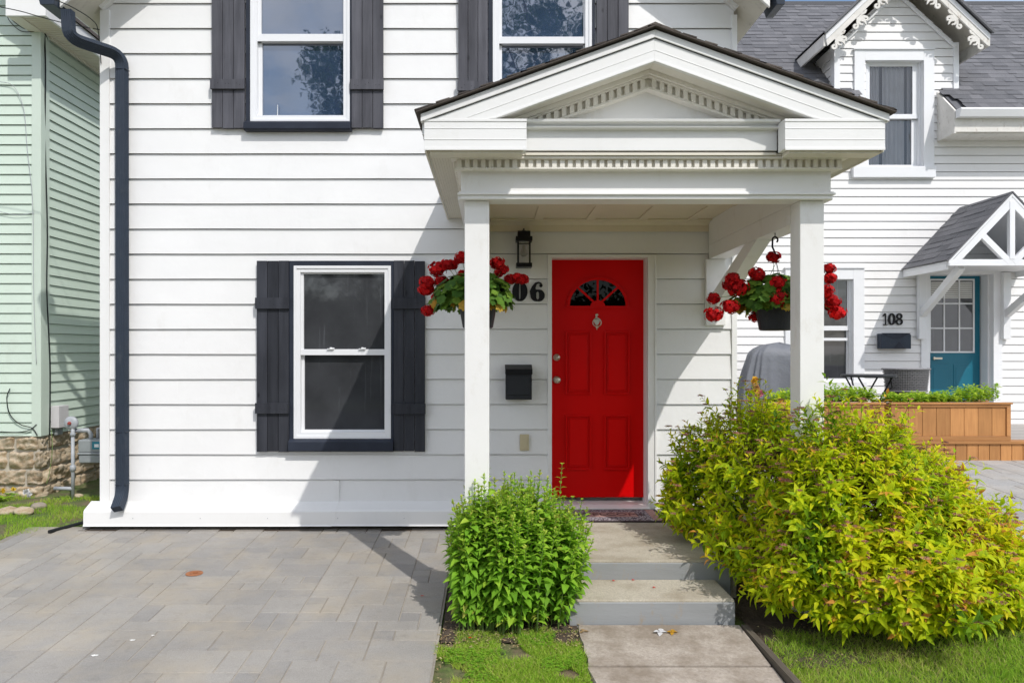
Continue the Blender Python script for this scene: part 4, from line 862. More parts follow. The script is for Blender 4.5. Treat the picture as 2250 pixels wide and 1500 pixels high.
mb = MB(); mb.prism([(dcx - dhw, Z(290)), (dcx + dhw, Z(290)), (dcx + dhw, Z(100)), (dcx, Z(100) + dhw * .92), (dcx - dhw, Z(100))], yN + .22, yN + 1.9); mb.build('dormer_body', M_nsiding, nh)
mb = siding(MB(), (dcx - dhw, yN, 0), (0, 1, 0), (-1, 0, 0), .03, 1.6, [z for z in zsn if Z(300) < z < Z(95)], .012); mb.build('clapboard', M_nsiding, nh)
mb = siding(MB(), (dcx + dhw, yN, 0), (0, 1, 0), (1, 0, 0), .03, 1.6, [z for z in zsn if Z(300) < z < Z(95)], .012); mb.build('clapboard', M_nsiding, nh)
mb = MB(); mb.box(dcx - dhw - .01, dcx - dhw + .07, yN - .024, yN + .1, Z(200), Z(95)); mb.box(dcx + dhw - .06, dcx + dhw + .012, yN - .024, yN + .1, Z(203), Z(95))
for sg in (-1, 1): mb.bar((dcx + sg * (dhw - .04), yN - .03, Z(106)), (dcx, yN - .03, Z(106) + (dhw - .04) * .92), .03, .035)
mb.build('corner_trim', M_ntrim, nh, bevel=.003)
# roof: slopes back 45 degrees from the eave
ye, ze, rt_ = yN - .38, 4.655, 2.58
mb = MB(); uU = Vector((1, 0, 0)); vV = Vector((0, 1, 1)).normalized()
def rclip(u, v):
    x = 1.2 + u; y = ye - .03 + v * .7071
    if y < yN: return not (X(1882) < x < X(2060) + .08)
    return not (dcx - dhw - .0 < x < dcx + dhw and y < yN + .55)
shingles(mb, (1.2, ye - .03, ze + .012), uU, vV, 8.8, rt_ * 1.4142, .125, (.09, .22), rclip)
mb.build('roof_shingles', M_shingle, nh)
mb = MB()
for a, c in ((1.2, X(1882)), (X(2060) + .026, 10.0)): mb.prism([(ye, ze), (yN - .013, ze + yN - .013 - ye), (yN - .013, ze + yN - .25 - ye), (ye, ze - .18)], a, c, axis='x')
for a, c in ((1.2, dcx - dhw), (dcx + dhw, 10.0)): mb.prism([(yN - .012, ze + yN - .012 - ye), (yN + 1.2, ze + yN + 1.2 - ye), (yN + 1.2, ze + yN + .98 - ye), (yN - .012, ze + yN - .24 - ye)], a, c, axis='x')
mb.prism([(yN + 1.201, ze + yN + 1.2 - ye), (ye + rt_, ze + rt_), (ye + rt_ + 3, ze + rt_ - 3), (yN + 3.5, 3.5)], 1.2, 10.0, axis='x'); mb.build('roof_deck', M_shingle, nh)
mb = MB(); mb.prism([(ye - .004, ze - .012), (yN - .0, ze + yN - ye - .012), (yN - .0, PZ(293, ye)), (ye - .004, PZ(293, ye))], X(2058), X(2058) + .025, axis='x'); mb.build('eave_end_board', M_peel, nh)
mb = MB(); mb.box(1.2, 10, ye + rt_ - .08, ye + rt_ + .08, ze + rt_ - .03, ze + rt_ + .03); mb.build('roof_ridge', M_shingle, nh)
mb = MB()
for a, c in ((1.3, X(1880)), (X(2060), 9.9)):
    zt_ = PZ(236, ye - .12); mb.prism([(ye - .01, zt_), (ye - .12, zt_), (ye - .125, zt_ - .02), (ye - .09, zt_ - .11), (ye - .01, zt_ - .11)], a, c, axis='x')
mb.build('gutter', M_ntrim, nh, bevel=.003)
mb = MB(); mb.box(X(2059), 9.9, ye - .006, ye + .03, PZ(290, ye), PZ(262, ye) + .08); mb.box(X(2059), 9.9, ye + .03, yN - .001, PZ(292, ye), PZ(290, ye)); mb.build('eave_board', M_peel, nh)
# dormer roof
ydf = yN - .30; tipx = 1.09; tz = H + (772 - 72) / S(ydf); dm_ = .95
mb = MB()
for sg in (-1, 1): mb.prism([(dcx, tz + tipx * dm_), (dcx + sg * tipx, tz), (dcx + sg * tipx, tz - .03), (dcx, tz + tipx * dm_ - .035)], ydf + .03, yN + 2.2)
mb.build('dormer_soffit', M_plyw, nh)
mb = MB()
for sg in (-1, 1):
    d = Vector((-sg, 0, dm_)).normalized(); shingles(mb, (dcx + sg * (tipx + .03), ydf - .03, tz + .0), (0, 1, 0), d, 2.5, (tipx + .03) * math.sqrt(1 + dm_ ** 2), .135, (.12, .3))
    mb.bar((dcx + sg * (tipx + .03), ydf - .03, tz - .01), (dcx, ydf - .03, tz + tipx * dm_ + .02), .03, .03)
mb.build('dormer_shingles', M_shingle, nh)
mb = MB()
for sg in (-1, 1):
    mb.prism([(dcx, tz + tipx * dm_ - .015), (dcx + sg * tipx, tz - .015), (dcx + sg * (tipx - .01), tz - .09), (dcx, tz + tipx * dm_ - .09)], ydf, ydf + .03)
    mb.prism([(dcx, tz + tipx * dm_ - .0905), (dcx + sg * (tipx - .01), tz - .0905), (dcx + sg * (tipx - .03), tz - .17), (dcx, tz + tipx * dm_ - .185)], ydf + .01, ydf + .035, 1)
    mb.bar((dcx + sg * tipx, ydf + .03, tz - .09), (dcx + sg * tipx, yN + 1.1, tz - .09), .03, .15, m=1)
mb.build('bargeboard', [M_ntrim, M_peel], nh, bevel=.002)
for sg in (-1, 1):
    for t0 in (.10, .37, .64, .90):
        mb = MB()
        bx = dcx + sg * (tipx - .04) * (1 - t0); bz = tz - .16 + (tipx - .04) * t0 * dm_
        def T(u, v):      # u along rake up toward apex, v inward (down)
            ux, uz = -sg * .725, .689; vx, vz = -sg * .689, -.725
            return (bx + ux * u + vx * v, bz + uz * u + vz * v)
        sp = [T(-.10 + .035 * (1 - k / 30) * math.cos(k * .32) - .0, .065 + .035 * (1 - k / 30) * math.sin(k * .32)) for k in range(20)]
        mb.stroke(sp, [.014] * 20, ydf + .012, ydf + .03)
        mb.stroke([T(-.065, .065), T(-.03, .04), T(.02, .035), T(.07, .05), T(.10, .09)], [.012, .022, .03, .02, .012], ydf + .013, ydf + .031)
        mb.stroke([T(.10, .09), T(.07, .115), T(.045, .09)], [.012, .014, .006], ydf + .0125, ydf + .030)
        mb.stroke([T(.02, .0), T(.02, .04), T(.04, .10), T(.02, .15)], [.05, .035, .018, .004], ydf + .0135, ydf + .0305)
        mb.stroke([T(-.03, .03), T(-.035, .09), T(-.01, .12)], [.02, .012, .008], ydf + .0128, ydf + .0295)
        mb.stroke([T(.06, .0), T(.12, .02), T(.15, .0)], [.02, .014, .02], ydf + .0132, ydf + .0302)
        mb.build('scroll_ornament', M_peel, nh)
# dormer window
def casing(par, l, r, t_, b_, wd, y, mat, depth=.035, sill=None):
    mb = MB(); L_, R_, T_, B_ = PX(l, y), PX(r, y), PZ(t_, y), PZ(b_, y); w_ = wd / S(y)
    mb.box(L_, L_ + w_, y - depth, y + .1, B_, T_); mb.box(R_ - w_, R_, y - depth, y + .1, B_, T_); mb.box(L_ + w_, R_ - w_, y - depth + .001, y + .1, T_ - w_, T_)
    mb.box(L_ - .02, R_ + .0, y - depth - .02, y, T_, T_ + .012)
    if sill: mb.box(PX(sill[0], y), PX(sill[1], y), y - .07, y + .1, PZ(sill[3], y), PZ(sill[2], y))
    return mb.build('window_casing', mat, par, bevel=.003)
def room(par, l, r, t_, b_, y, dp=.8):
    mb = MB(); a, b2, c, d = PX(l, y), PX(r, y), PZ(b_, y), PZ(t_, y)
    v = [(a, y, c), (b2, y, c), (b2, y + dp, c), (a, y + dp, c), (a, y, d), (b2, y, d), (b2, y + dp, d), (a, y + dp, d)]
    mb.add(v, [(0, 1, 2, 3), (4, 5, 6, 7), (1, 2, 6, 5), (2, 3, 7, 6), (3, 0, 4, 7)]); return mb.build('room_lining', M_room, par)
wn = window(nh, yN + .07, (1899, 2022, 133, 372), (1910, 2004, 147, 362), (252, 262), 6, M_clear, lbl='dormer window with curtains above the canopy')
casing(wn, 1875, 2050, 112, 370, 23, yN, M_ntrim, sill=(1870, 2050, 368, 392)); room(wn, 1900, 2018, 135, 370, yN + .16, .05)
mb = MB()
for a, b_ in ((1900, 1930), (1938, 1985), (1992, 2012)):
    n = 14
    for k in range(n):
        f0, f1 = k / n, (k + 1) / n; xa, xb = PX(a + (b_ - a) * f0, yN + .14), PX(a + (b_ - a) * f1, yN + .14); ya_, yb_ = yN + .135 + .012 * math.sin(k * 2.1), yN + .135 + .012 * math.sin((k + 1) * 2.1)
        mb.add([(xa, ya_, Z(368)), (xb, yb_, Z(368)), (xb, yb_, Z(140)), (xa, ya_, Z(140))], [(0, 1, 2, 3)])
mb.build('curtain', M_curtain, wn)
wg = window(nh, yN + .06, (1740, 1870, 603, 838), (1752, 1861, 616, 832), (716, 726), 7, M_glass, lbl='ground floor window beside number 108')
casing(wg, 1724, 1897, 590, 842, 24, yN, M_ntrim, sill=(1720, 1900, 838, 856))
mb = MB(); mb.box(PX(1752, yN + .05), PX(1861, yN + .05), yN + .035, yN + .05, Z(748), Z(742)); mb.build('screen_bar', M_vinyl, wg)
# teal door in a deep frame
ydn = yN + .20; zd0 = .50
mb = MB(); xl, xr = X(2041), X(2180); xdl = PX(2153, ydn) - .86
mb.box(xl - .12, xl, yN - .03, yN + .24, zd0, Z(592)); mb.box(xr, xr + .12, yN - .03, yN + .24, zd0, Z(592)); mb.box(xl, xr, yN - .031, yN + .24, Z(603), Z(592)); mb.box(xr - .025, xr, yN + .05, yN + .2, zd0, Z(603))
mb.build('door_frame', M_ntrim, nh, bevel=.003)
xdr = PX(2153, ydn); xdl = xl; pz = lambda p_: PZ(p_, ydn)
mb = MB(); mb.box(xdl, xdr, ydn, ydn + .04, zd0, Z(603)); g0, g1, gt_, gb_ = PX(2045, ydn) - .03, PX(2140, ydn), pz(613), pz(775)
for a, c, t_, b_ in ((g0 + .03, (g0 + g1) / 2 - .03, 800, 850), ((g0 + g1) / 2 + .03, g1 - .02, 800, 850)):
    mb.box(a, c, ydn - .006, ydn, pz(b_ + 20), pz(t_)); mb.box(a + .03, c - .03, ydn - .010, ydn - .006, pz(b_ + 14), pz(t_ + 6))
nd = mb.build('door', M_teal, nh, bevel=.004, label='teal front door with nine small panes')
mb = MB(); fw = .022
mb.box(g0, g0 + fw, ydn - .016, ydn - .0005, gb_, gt_); mb.box(g1 - fw, g1, ydn - .016, ydn - .0005, gb_, gt_); mb.box(g0 + fw, g1 - fw, ydn - .016, ydn - .0005, gt_ - fw, gt_); mb.box(g0 + fw, g1 - fw, ydn - .016, ydn - .0005, gb_, gb_ + fw)
for k in (1, 2):
    x = g0 + (g1 - g0) * k / 3; mb.box(x - .009, x + .009, ydn - .014, ydn - .0005, gb_ + fw, gt_ - fw); z = gb_ + (gt_ - gb_) * k / 3; mb.box(g0 + fw, g1 - fw, ydn - .0145, ydn - .0005, z - .009, z + .009)
mb.build('door_muntins', M_ntrim, nd)
mb = MB(); mb.add([(g0 + .01, ydn - .003, gb_ + .01), (g1 - .01, ydn - .003, gb_ + .01), (g1 - .01, ydn - .003, gt_ - .01), (g0 + .01, ydn - .003, gt_ - .01)], [(0, 1, 2, 3)]); mb.build('glass_pane', M_glass, nd)
mb = MB()
for k in range(9): mb.box(g0 + .03, g1 - .03, ydn - .0058, ydn - .0045, gt_ - .04 - k * .026 - .02, gt_ - .04 - k * .026)
mb.build('blind', M_blind, nd)
mb = MB(); mb.lathe((PX(2052, ydn), ydn - .001, pz(787)), [(.02, 0), (.02, .01), (.008, .012), (.008, .04), (0, .04)], 12, 0, 'y'); mb.box(PX(2047, ydn), PX(2066, ydn), ydn - .05, ydn - .038, pz(789), pz(785)); mb.build('door_handle', M_nickel, nd)
# canopy
yc = 2.81; cxx = PX(2222, yc); ch = .78; ez = PZ(572, yc); mc = (PZ(424, yc) - ez) / ch
can = MB(); 
for sg in (-1, 1):
    d = Vector((-sg, 0, mc)).normalized(); Lc = ch * math.sqrt(1 + mc * mc)
    shingles(can, (cxx + sg * (ch + .02), yc - .02, ez + .0), (0, 1, 0), d, yN - yc + .01, Lc + .02, .11, (.18, .34))
    can.bar((cxx + sg * (ch + .02), yc - .015, ez - .008), (cxx, yc - .015, ez + ch * mc + .012), .02, .016)
cn_ = can.build('canopy_shingles', M_shingle, nh)
mb = MB()
for sg in (-1, 1):
    mb.prism([(cxx, ez + ch * mc - .012), (cxx + sg * ch, ez - .012), (cxx + sg * (ch), ez - .032), (cxx, ez + ch * mc - .035)], yc + .0, yN - .012)
    mb.prism([(cxx, ez + ch * mc - .012), (cxx + sg * ch, ez - .012), (cxx + sg * (ch - .0), ez - .045), (cxx, ez + ch * mc - .05)], yc - .022, yc)
    mb.prism([(cxx, ez + ch * mc - .051), (cxx + sg * (ch - .01), ez - .046), (cxx + sg * (ch - .11), ez - .05), (cxx, ez + ch * mc - .17)], yc - .018, yc + .03)
    mb.box(min(cxx + sg * ch, cxx + sg * (ch - .03)), max(cxx + sg * ch, cxx + sg * (ch - .03)), yc + .031, yN - .012, ez - .11, ez - .033)
    # webs
    mb.bar((cxx + sg * .02, yc + .006, ez - .03), (cxx + sg * .36, yc + .006, ez + .31), .05, .075, up=(sg * .7, 0, -.7))
mb.box(cxx - ch + .01, cxx + ch - .01, yc - .0175, yc + .03, PZ(584, yc), PZ(584, yc) + .078); mb.box(cxx - .032, cxx + .032, yc - .024, yc + .03, PZ(584, yc) + .078, ez + ch * mc - .10)
mb.box(cxx - ch + .03, cxx + ch - .03, yc + .03, yN - .012, PZ(584, yc) + .03, PZ(584, yc) + .05)
mb.build('canopy_truss', M_ntrim, nh, bevel=.003)
for sg in (-1, 1):
    xb = cxx + sg * .60; xw = X(2020) if sg < 0 else X(2204); mb = MB()
    mb.box(xw - .05, xw + .05, yN - .085, yN - .02, Z(745), PZ(584, yc) + .02)
    mb.bar((xw, yN - .08, Z(690)), (xw + (.10 if sg > 0 else .0), yc + .1, PZ(584, yc) + .0), .075, .09, up=(0, 0, 1)); mb.build('canopy_bracket', M_ntrim, nh, bevel=.003)
hn2 = thing('house_number', (X(1960), yN, Z(714)), 'black house number 108 on white clapboard above the dark mailbox', 'house number')
for ch_, px in (('1', 1944), ('0', 1957.5), ('8', 1974)): digit(ch_, X(px), Z(714), 26 / SN, 'digit', M_black, hn2, yN - .03, yN - .012, .45)
mb2 = thing('mailbox', (X(1958), yN, Z(766)), 'dark horizontal mailbox with a V-shaped flap under the number 108', 'mailbox')
mb = MB(); yb = yN - .12; mb.prism([(yb, Z(766)), (yN - .013, Z(766)), (yN - .013, Z(733)), (yb + .03, Z(733)), (yb, Z(736))], X(1926), X(1991), axis='x'); mb.build('box_body', M_gutter, mb2, bevel=.004)
mb = MB(); mb.prism([(X(1926), Z(732)), (X(1991), Z(732)), (X(1966), Z(744)), (X(1951), Z(744))], yb - .006, yb - .0005); mb.prism([(X(1952), Z(765)), (X(1978), Z(765)), (X(1965), Z(750))], yb - .004, yb - .0006); mb.build('box_flap', M_dark, mb2, bevel=.002)

# deck, planters, furniture
deck = thing('deck', (5, 2.6, 0.2), 'low cedar deck with vertical skirting boards in front of house 108', 'deck')
yD = 1.90; zD = .50; zb_ = G(5, yD)
mb = MB(); x = 2.4
while x < 8.4: mb.box(x, x + .118, yD, yD + .02, zb_ - .05, zD - .035); x += .124
mb.build('skirting', M_cedar, deck, bevel=.002)
mb = MB(); mb.box(2.4, 8.4, yD - .02, yD + .12, zD - .034, zD - .001); mb.build('deck_edge', M_cedarh, deck, bevel=.003)
mb = MB(); y = yD + .123
while y < yN - .03: mb.box(2.4, 8.4, y, min(y + .135, yN - .013), zD - .03, zD); y += .14
mb.build('deck_boards', M_deckgrey, deck)
PL = []
for px0, px1, lab in ((1702, 1943, 'cedar planter box of green seedlings left of the other planter on the deck'), (1958, 2221, 'longer cedar planter box of green plants in front of the teal door')):
    pl = thing('planter', (PX((px0 + px1) / 2, yD), yD + .2, zD), lab, 'planter', 'cedar planters on the deck'); x0, x1 = PX(px0, yD), PX(px1, yD); zt_ = PZ(884, yD)
    mb = MB(); n = int((x1 - x0 - .08) / .155); wv = (x1 - x0 - .09) / n
    for k in range(n): mb.box(x0 + .045 + k * wv + .002, x0 + .045 + (k + 1) * wv - .002, yD + .012, yD + .03, zD + .05, zt_ - .05)
    mb.box(x0 + .02, x0 + .04, yD + .03, yD + .40, zD + .03, zt_ - .03); mb.box(x1 - .04, x1 - .02, yD + .03, yD + .40, zD + .03, zt_ - .03); mb.box(x0 + .02, x1 - .02, yD + .38, yD + .40, zD + .03, zt_ - .03)
    mb.build('planter_boards', M_cedar, pl, bevel=.002)
    mb = MB(); mb.box(x0, x1, yD - .004, yD + .012, zD + .001, zD + .05); mb.box(x0, x1, yD - .004, yD + .012, zt_ - .05, zt_ - .02); mb.box(x0, x0 + .045, yD - .0035, yD + .0118, zD + .051, zt_ - .051); mb.box(x1 - .045, x1, yD - .0035, yD + .0118, zD + .051, zt_ - .051)
    mb.box(x0 - .012, x1 + .012, yD - .02, yD + .05, zt_ - .0195, zt_); mb.box(x0 - .012, x1 + .012, yD + .37, yD + .43, zt_ - .0195, zt_); mb.build('planter_frame', M_cedarh, pl, bevel=.003)
    mb = MB(); mb.box(x0 + .04, x1 - .04, yD + .03, yD + .38, zt_ - .1, zt_ - .03); mb.build('planter_soil', M_soil, pl)
    P, Dr, N, Ln, Wd, rn = [], [], [], [], [], []
    for _ in range(int((x1 - x0) * 190)):
        cx_ = random.uniform(x0 + .04, x1 - .05); cy_ = yD + random.uniform(.05, .36); t_ = (cx_ - x0) / (x1 - x0)
        hh = (.24 * (1 - .8 * abs(t_ - .55)) if px0 < 1900 else .13 + .09 * sst(.45, .8, t_)) * random.uniform(.6, 1.1); nl = 12
        for k in range(nl):
            a = random.uniform(0, 6.28); e = random.uniform(.1, .9)
            P.append((cx_ + random.uniform(-.02, .02), cy_ + random.uniform(-.02, .02), zt_ - .04 + hh * random.uniform(.25, 1))); Dr.append((math.cos(a), math.sin(a), e)); N.append((0, 0, 1)); Ln.append(random.uniform(.025, .05)); Wd.append(random.uniform(.018, .034)); rn.append(random.uniform(.3, 1))
    leaf_object('planter_plants', P, Dr, N, Ln, Wd, rn, M_planter, pl)
# patio table
ytb = 2.62; tb = thing('patio_table', (PX(1908, ytb), ytb, zD), 'small round dark folding bistro table on the deck', 'table')
tx, tzp = PX(1908, ytb), PZ(824, ytb)
mb = MB(); mb.lathe((tx, ytb, tzp), [(.29, -.02), (.305, -.018), (.308, 0), (.30, .008), (0.001, .01)], 36); mb.build('table_top', M_pot, tb, smooth=False)
for sy in (-1, 1):
    for sx in (-1, 1):
        mb = MB(); mb.tube([(tx + sx * .20, ytb + sy * .16, tzp - .02), (tx - sx * .18, ytb + sy * .18, zD)], .010, 8); mb.build('leg', M_black, tb)
mb = MB(); mb.tube([(tx - .15, ytb - .17, tzp - .24), (tx + .12, ytb - .17, tzp - .24)], .008, 8); mb.build('stretcher', M_black, tb)
mb = MB(); mb.tube([(tx - .26, ytb - .1, tzp - .01), (tx - .24, ytb - .12, tzp - .12)], .009, 8); mb.build('fold_hinge', M_black, tb); mb = MB(); mb.tube([(tx + .2, ytb - .12, tzp - .02), (tx + .22, ytb - .12, tzp - .14), (tx + .15, ytb - .12, tzp - .2)], .008, 8); mb.build('fold_hinge', M_black, tb)
# wicker chair
ych = 3.05; chx = PX(1988, ych); wc = thing('wicker_chair', (chx, ych, zD), 'dark grey woven wicker armchair behind the bistro table', 'chair')
mb = MB(); zt_, zb2 = PZ(811, ych), PZ(858, ych); rr_ = .255
rows, cols = 13, 30
for i in range(rows):
    for k in range(cols):
        a0 = math.pi * (1.02 + .96 * k / cols) ; a1 = math.pi * (1.02 + .96 * (k + .86) / cols)
        off = .006 if (i + k) % 2 else 0; z_a = zb2 + (zt_ - zb2) * i / rows; z_b = zb2 + (zt_ - zb2) * (i + .78) / rows; r_ = rr_ + off
        fl = lambda z: 1 + .12 * (z - zb2) / (zt_ - zb2)
        p = []
        for rad in (r_, r_ - .008):
            for a, z in ((a0, z_a), (a1, z_a), (a1, z_b), (a0, z_b)): p.append((chx + rad * fl(z) * math.cos(a), ych + rad * .8 * fl(z) * math.sin(a), z))
        mb.add(p, [(0, 1, 2, 3), (4, 7, 6, 5), (0, 4, 5, 1), (3, 2, 6, 7)], 0)
mb.build('backrest', M_wicker, wc)
mb = MB(); v = []; 
for z, f in ((zb2 - .01, 1), (zt_, 1.12)):
    v += [(chx + (rr_ - .012) * f * math.cos(math.pi * (1.02 + .96 * k / 20)), ych + (rr_ - .012) * .8 * f * math.sin(math.pi * (1.02 + .96 * k / 20)), z) for k in range(21)]
mb.add(v, [(k, k + 1, k + 22, k + 21) for k in range(20)]); mb.build('weave_gap_shade', M_black, wc)  # black sheet added behind the weave as the shade in its gaps
mb = MB(); mb.tube([(chx + rr_ * 1.13 * math.cos(math.pi * (1 + k / 20)), ych + rr_ * .91 * math.sin(math.pi * (1 + k / 20)), zt_ + .004) for k in range(21)], .013, 8); mb.tube([(chx + rr_ * math.cos(math.pi * (1 + k / 20)), ych + rr_ * .8 * math.sin(math.pi * (1 + k / 20)), zb2) for k in range(21)], .012, 8); mb.build('chair_frame', M_wicker, wc)
mb = MB(); mb.lathe((chx, ych, zb2 - .06), [(.001, -.04), (.2, -.04), (.25, -.02), (.255, .03), (.2, .05), (.001, .055)], 28); mb.build('seat', M_black, wc, smooth=True)
for sx in (-1, 1):
    for sy in (-1, 1): mb = MB(); mb.tube([(chx + sx * .17, ych + sy * .13, zb2 - .09), (chx + sx * .21, ych + sy * .17, zD)], .012, 8); mb.build('leg', M_black, wc)
# covered grill
ygr = 3.1; grx = PX(1712, ygr); gz = zD; topz = PZ(753, ygr); gw = PX(1800, ygr) - grx
mb = MB(); nA, nH = 150, 26; v = []
for j in range(nH + 1):
    h = j / nH
    for k in range(nA):
        a = 2 * math.pi * k / nA; c_, s2 = math.cos(a), math.sin(a); ex = .55
        bx = math.copysign(abs(c_) ** ex, c_); by = math.copysign(abs(s2) ** ex, s2)
        prof = 1 - .38 * h ** 1.8 if h < .82 else (1 - .38 * .82 ** 1.8) * math.sqrt(max(0, 1 - ((h - .82) / .18) ** 2))
        fold = 1 + .17 * (1 - h) ** .5 * math.sin(9 * a + 2 * h) * (.5 + .5 * math.sin(4 * a + 1)) + .08 * math.sin(19 * a + 1.3 + 4 * h) * (1 - h) ** .7
        step = 1.0 if (c_ < .2 or h < .52) else 1 - .30 * sst(.5, .6, h) * max(0, c_)
        v.append((grx + gw * 1.0 * bx * prof * fold * step, ygr + .26 * by * prof * fold, gz + .02 + (topz - gz - .02) * h + .01 * math.sin(5 * a) * (h > .5)))
mb.add(v, [(j * nA + k, j * nA + (k + 1) % nA, (j + 1) * nA + (k + 1) % nA, (j + 1) * nA + k) for j in range(nH) for k in range(nA)])
mb.build('grill_cover', M_cover, None, smooth=True, label='barbecue grill under a draped grey cloth cover on the deck', cat='covered grill')

# ================================================================== GREEN HOUSE (left)
yG = 1.361; XG = PX(88, yG)
gh = thing('house', (-6, yG, 0), 'mint green sided house on a tan stone foundation at the left', 'house')
zf = PZ(957, yG); lp = 21.75 / S(yG); gz0 = PZ(78.5, yG) - lp * 41; gzs = [zf] + [z for z in [PZ(78.5, yG) + lp * k for k in range(-60, 8)] if z > zf + .03]
mb = siding(MB(), (0, yG, 0), (1, 0, 0), (0, -1, 0), -9, XG - .06, gzs, .014); mb.build('siding', M_gsiding, gh)
mb = siding(MB(), (XG, yG, 0), (0, 1, 0), (1, 0, 0), .12, 7, [z for z in gzs if z < 4.8], .014, wav=.002); mb.build('siding', M_gsiding, gh)
mb = MB(); mb.box(-9, XG - .03, yG + .03, 8.4, zf - .1, 6.5); mb.build('wall_body', M_gsiding, gh)
mb = MB(); mb.box(XG - .075, XG + .022, yG - .022, yG + .13, zf - .005, 4.77); mb.build('corner_trim', M_gtrim, gh, bevel=.004)
# stone foundation with lumpy courses
mb = MB(); hs = [-.05, .10, .27, .46, zf - .012]
def hsh(a, b, c): return math.sin(a * 12.9 + b * 78.2 + c * 37.7) * 43758.5 % 1
def stone(mb, O, U, Nn, u0, u1, z0_, z1_):
    nu, nz = 22, 14; a = random.random(); v = []; sd_ = random.random() * 50
    from mathutils import noise as mn
    for j in range(nz + 1):
        for i in range(nu + 1):
            fu, fz = i / nu, j / nz; e = min(fu, 1 - fu, .5) * 2; e2 = min(fz, 1 - fz, .5) * 2
            o_ = .04 * min(1, e * 7) ** .5 * min(1, e2 * 5) ** .5
            p = O + U * (u0 + (u1 - u0) * fu) + Vector((0, 0, z0_ + (z1_ - z0_) * fz)); nn = mn.fractal(p * 13 + Vector((sd_, 0, 0)), 1.0, 2.0, 4)
            v.append(p + Nn * (o_ * (1 + 1.0 * nn) - .003) + (U * .02 + Vector((0, 0, .022))) * nn)
    mb.add(v, [(j * (nu + 1) + i, j * (nu + 1) + i + 1, (j + 1) * (nu + 1) + i + 1, (j + 1) * (nu + 1) + i) for j in range(nz) for i in range(nu)], 0, a)
for (O, U, Nn, u0, u1) in ((Vector((0, yG + .02, 0)), Vector((1, 0, 0)), Vector((0, -1, 0)), -7.2, XG + .02), (Vector((XG - .02, yG, 0)), Vector((0, 1, 0)), Vector((1, 0, 0)), -.01, 3.2)):
    for k in range(len(hs) - 1):
        u = u0 - random.random() * .2
        while u < u1:
            w_ = random.uniform(.22, .5); a, b_ = max(u0, u), min(u + w_, u1)
            if b_ - a > .05: stone(mb, O, U, Nn, a + .010, b_ - .010, hs[k] + .008, hs[k + 1] - .008)
            u += w_
    
mb.build('foundation_stones', M_rock, gh, smooth=True)
mb = MB(); mb.box(-9, XG - .012, yG + .012, 8.3, -.3, zf - .002); mb.build('foundation_mortar', M_mortar, gh)
# eave box along the side
ex0, ex1, yv, zv = XG, -4.361, .974, H + 3.28
mb = MB(); mb.box(ex0 - .10, ex1, yv, yv + .025, zv - .0, zv + .22); mb.box(ex1 - .025, ex1, yv + .0255, 8.3, zv, zv + .17); side = mb.build('eave_fascia', M_alum, gh, bevel=.003)
mb = MB(); mb.box(ex0 - .1, ex1 - .026, yv + .026, 8.3, zv + .01, zv + .02)
y = yv + .04
while y < 4.5: mb.box(ex0 + .0, ex1 - .03, y, y + .006, zv + .004, zv + .0105); y += .045
mb.box(ex0 - .095, ex0 + .03, yv + .03, yG - .015, zv - .0, zv + .009); mb.box(ex0 + .0145, ex0 + .04, yG + .13, 8, zv - .012, zv + .009); mb.build('eave_soffit', M_soffit, gh)
mb = MB(); mb.prism([(ex1 + .02, zv + .17), (ex1 - .0, zv + .22), (-7, zv + 2.4), (-7, zv + 2.2)], yv - .03, 8.4); mb.build('roof_deck', M_shinglebr, gh)

# wires on the green house
def wire(name, pts, r, label, mat=M_cable, k=8, cat='cable', group=None):
    P = [Vector(p) for p in pts]; out = []
    for i in range(len(P) - 1):
        p0, p1, p2, p3 = P[max(i - 1, 0)], P[i], P[i + 1], P[min(i + 2, len(P) - 1)]
        for j in range(k):
            t_ = j / k; out.append(.5 * ((2 * p1) + (p2 - p0) * t_ + (2 * p0 - 5 * p1 + 4 * p2 - p3) * t_ ** 2 + (-p0 + 3 * p1 - 3 * p2 + p3) * t_ ** 3))
    out.append(P[-1]); mb = MB(); mb.tube(out, r, 6)
    return mb.build(name, mat, None, smooth=True, label=label, cat=cat, **({'group': group} if group else {}))
gy_ = yG - .03
wire('cable', [W(98, 72, yG + .05), W(100, 160, yG + .03), W(99, 300, yG + .06), W(104, 500, yG + .05), W(103, 640, yG + .05), W(110, 800, yG + .05), W(109, 955, yG + .05)], .007, 'thick black cable running down the mint corner trim beside the side wall')
wire('cable', [W(14, 22, gy_ - .15), W(20, 45, gy_), W(45, 68, gy_), W(72, 70, gy_), W(92, 66, gy_ + .02), W(105, 90, yG + .1), W(100, 120, yG + .08)], .004, 'black cable loop hanging under the white eave box of the mint house')
wire('cable', [W(14, 22, gy_ - .15), W(25, 42, gy_), W(50, 62, gy_), W(70, 65, gy_)], .004, 'short black cable looping from the bracket to the corner of the mint house')
wire('overhead_wire', [W(-40, 8, .2), W(40, 24, .2), W(90, 38, .2), W(145, 52, .15), W(220, 66, .1)], .004, 'thin grey service wire crossing in front of the white eave box', cat='wire')
wire('overhead_wire', [W(85, -12, -.5), W(150, 12, -.5), W(202, 44, -.15), W(216, 70, -.03), W(222, 140, -.03)], .004, 'thin dark wire under the plywood eave ending at the white corner trim', cat='wire')
wire('cable', [W(0, 180, gy_), W(30, 190, gy_), W(52, 240, gy_), W(60, 330, gy_), W(72, 450, gy_), W(74, 640, gy_), W(80, 800, gy_)], .003, 'thin grey cable curving down the front siding of the mint house', M_galv)
wire('cable', [W(0, 465, gy_), W(35, 472, gy_), W(75, 468, gy_)], .003, 'thin cable strung level across the mint front siding', M_galv)
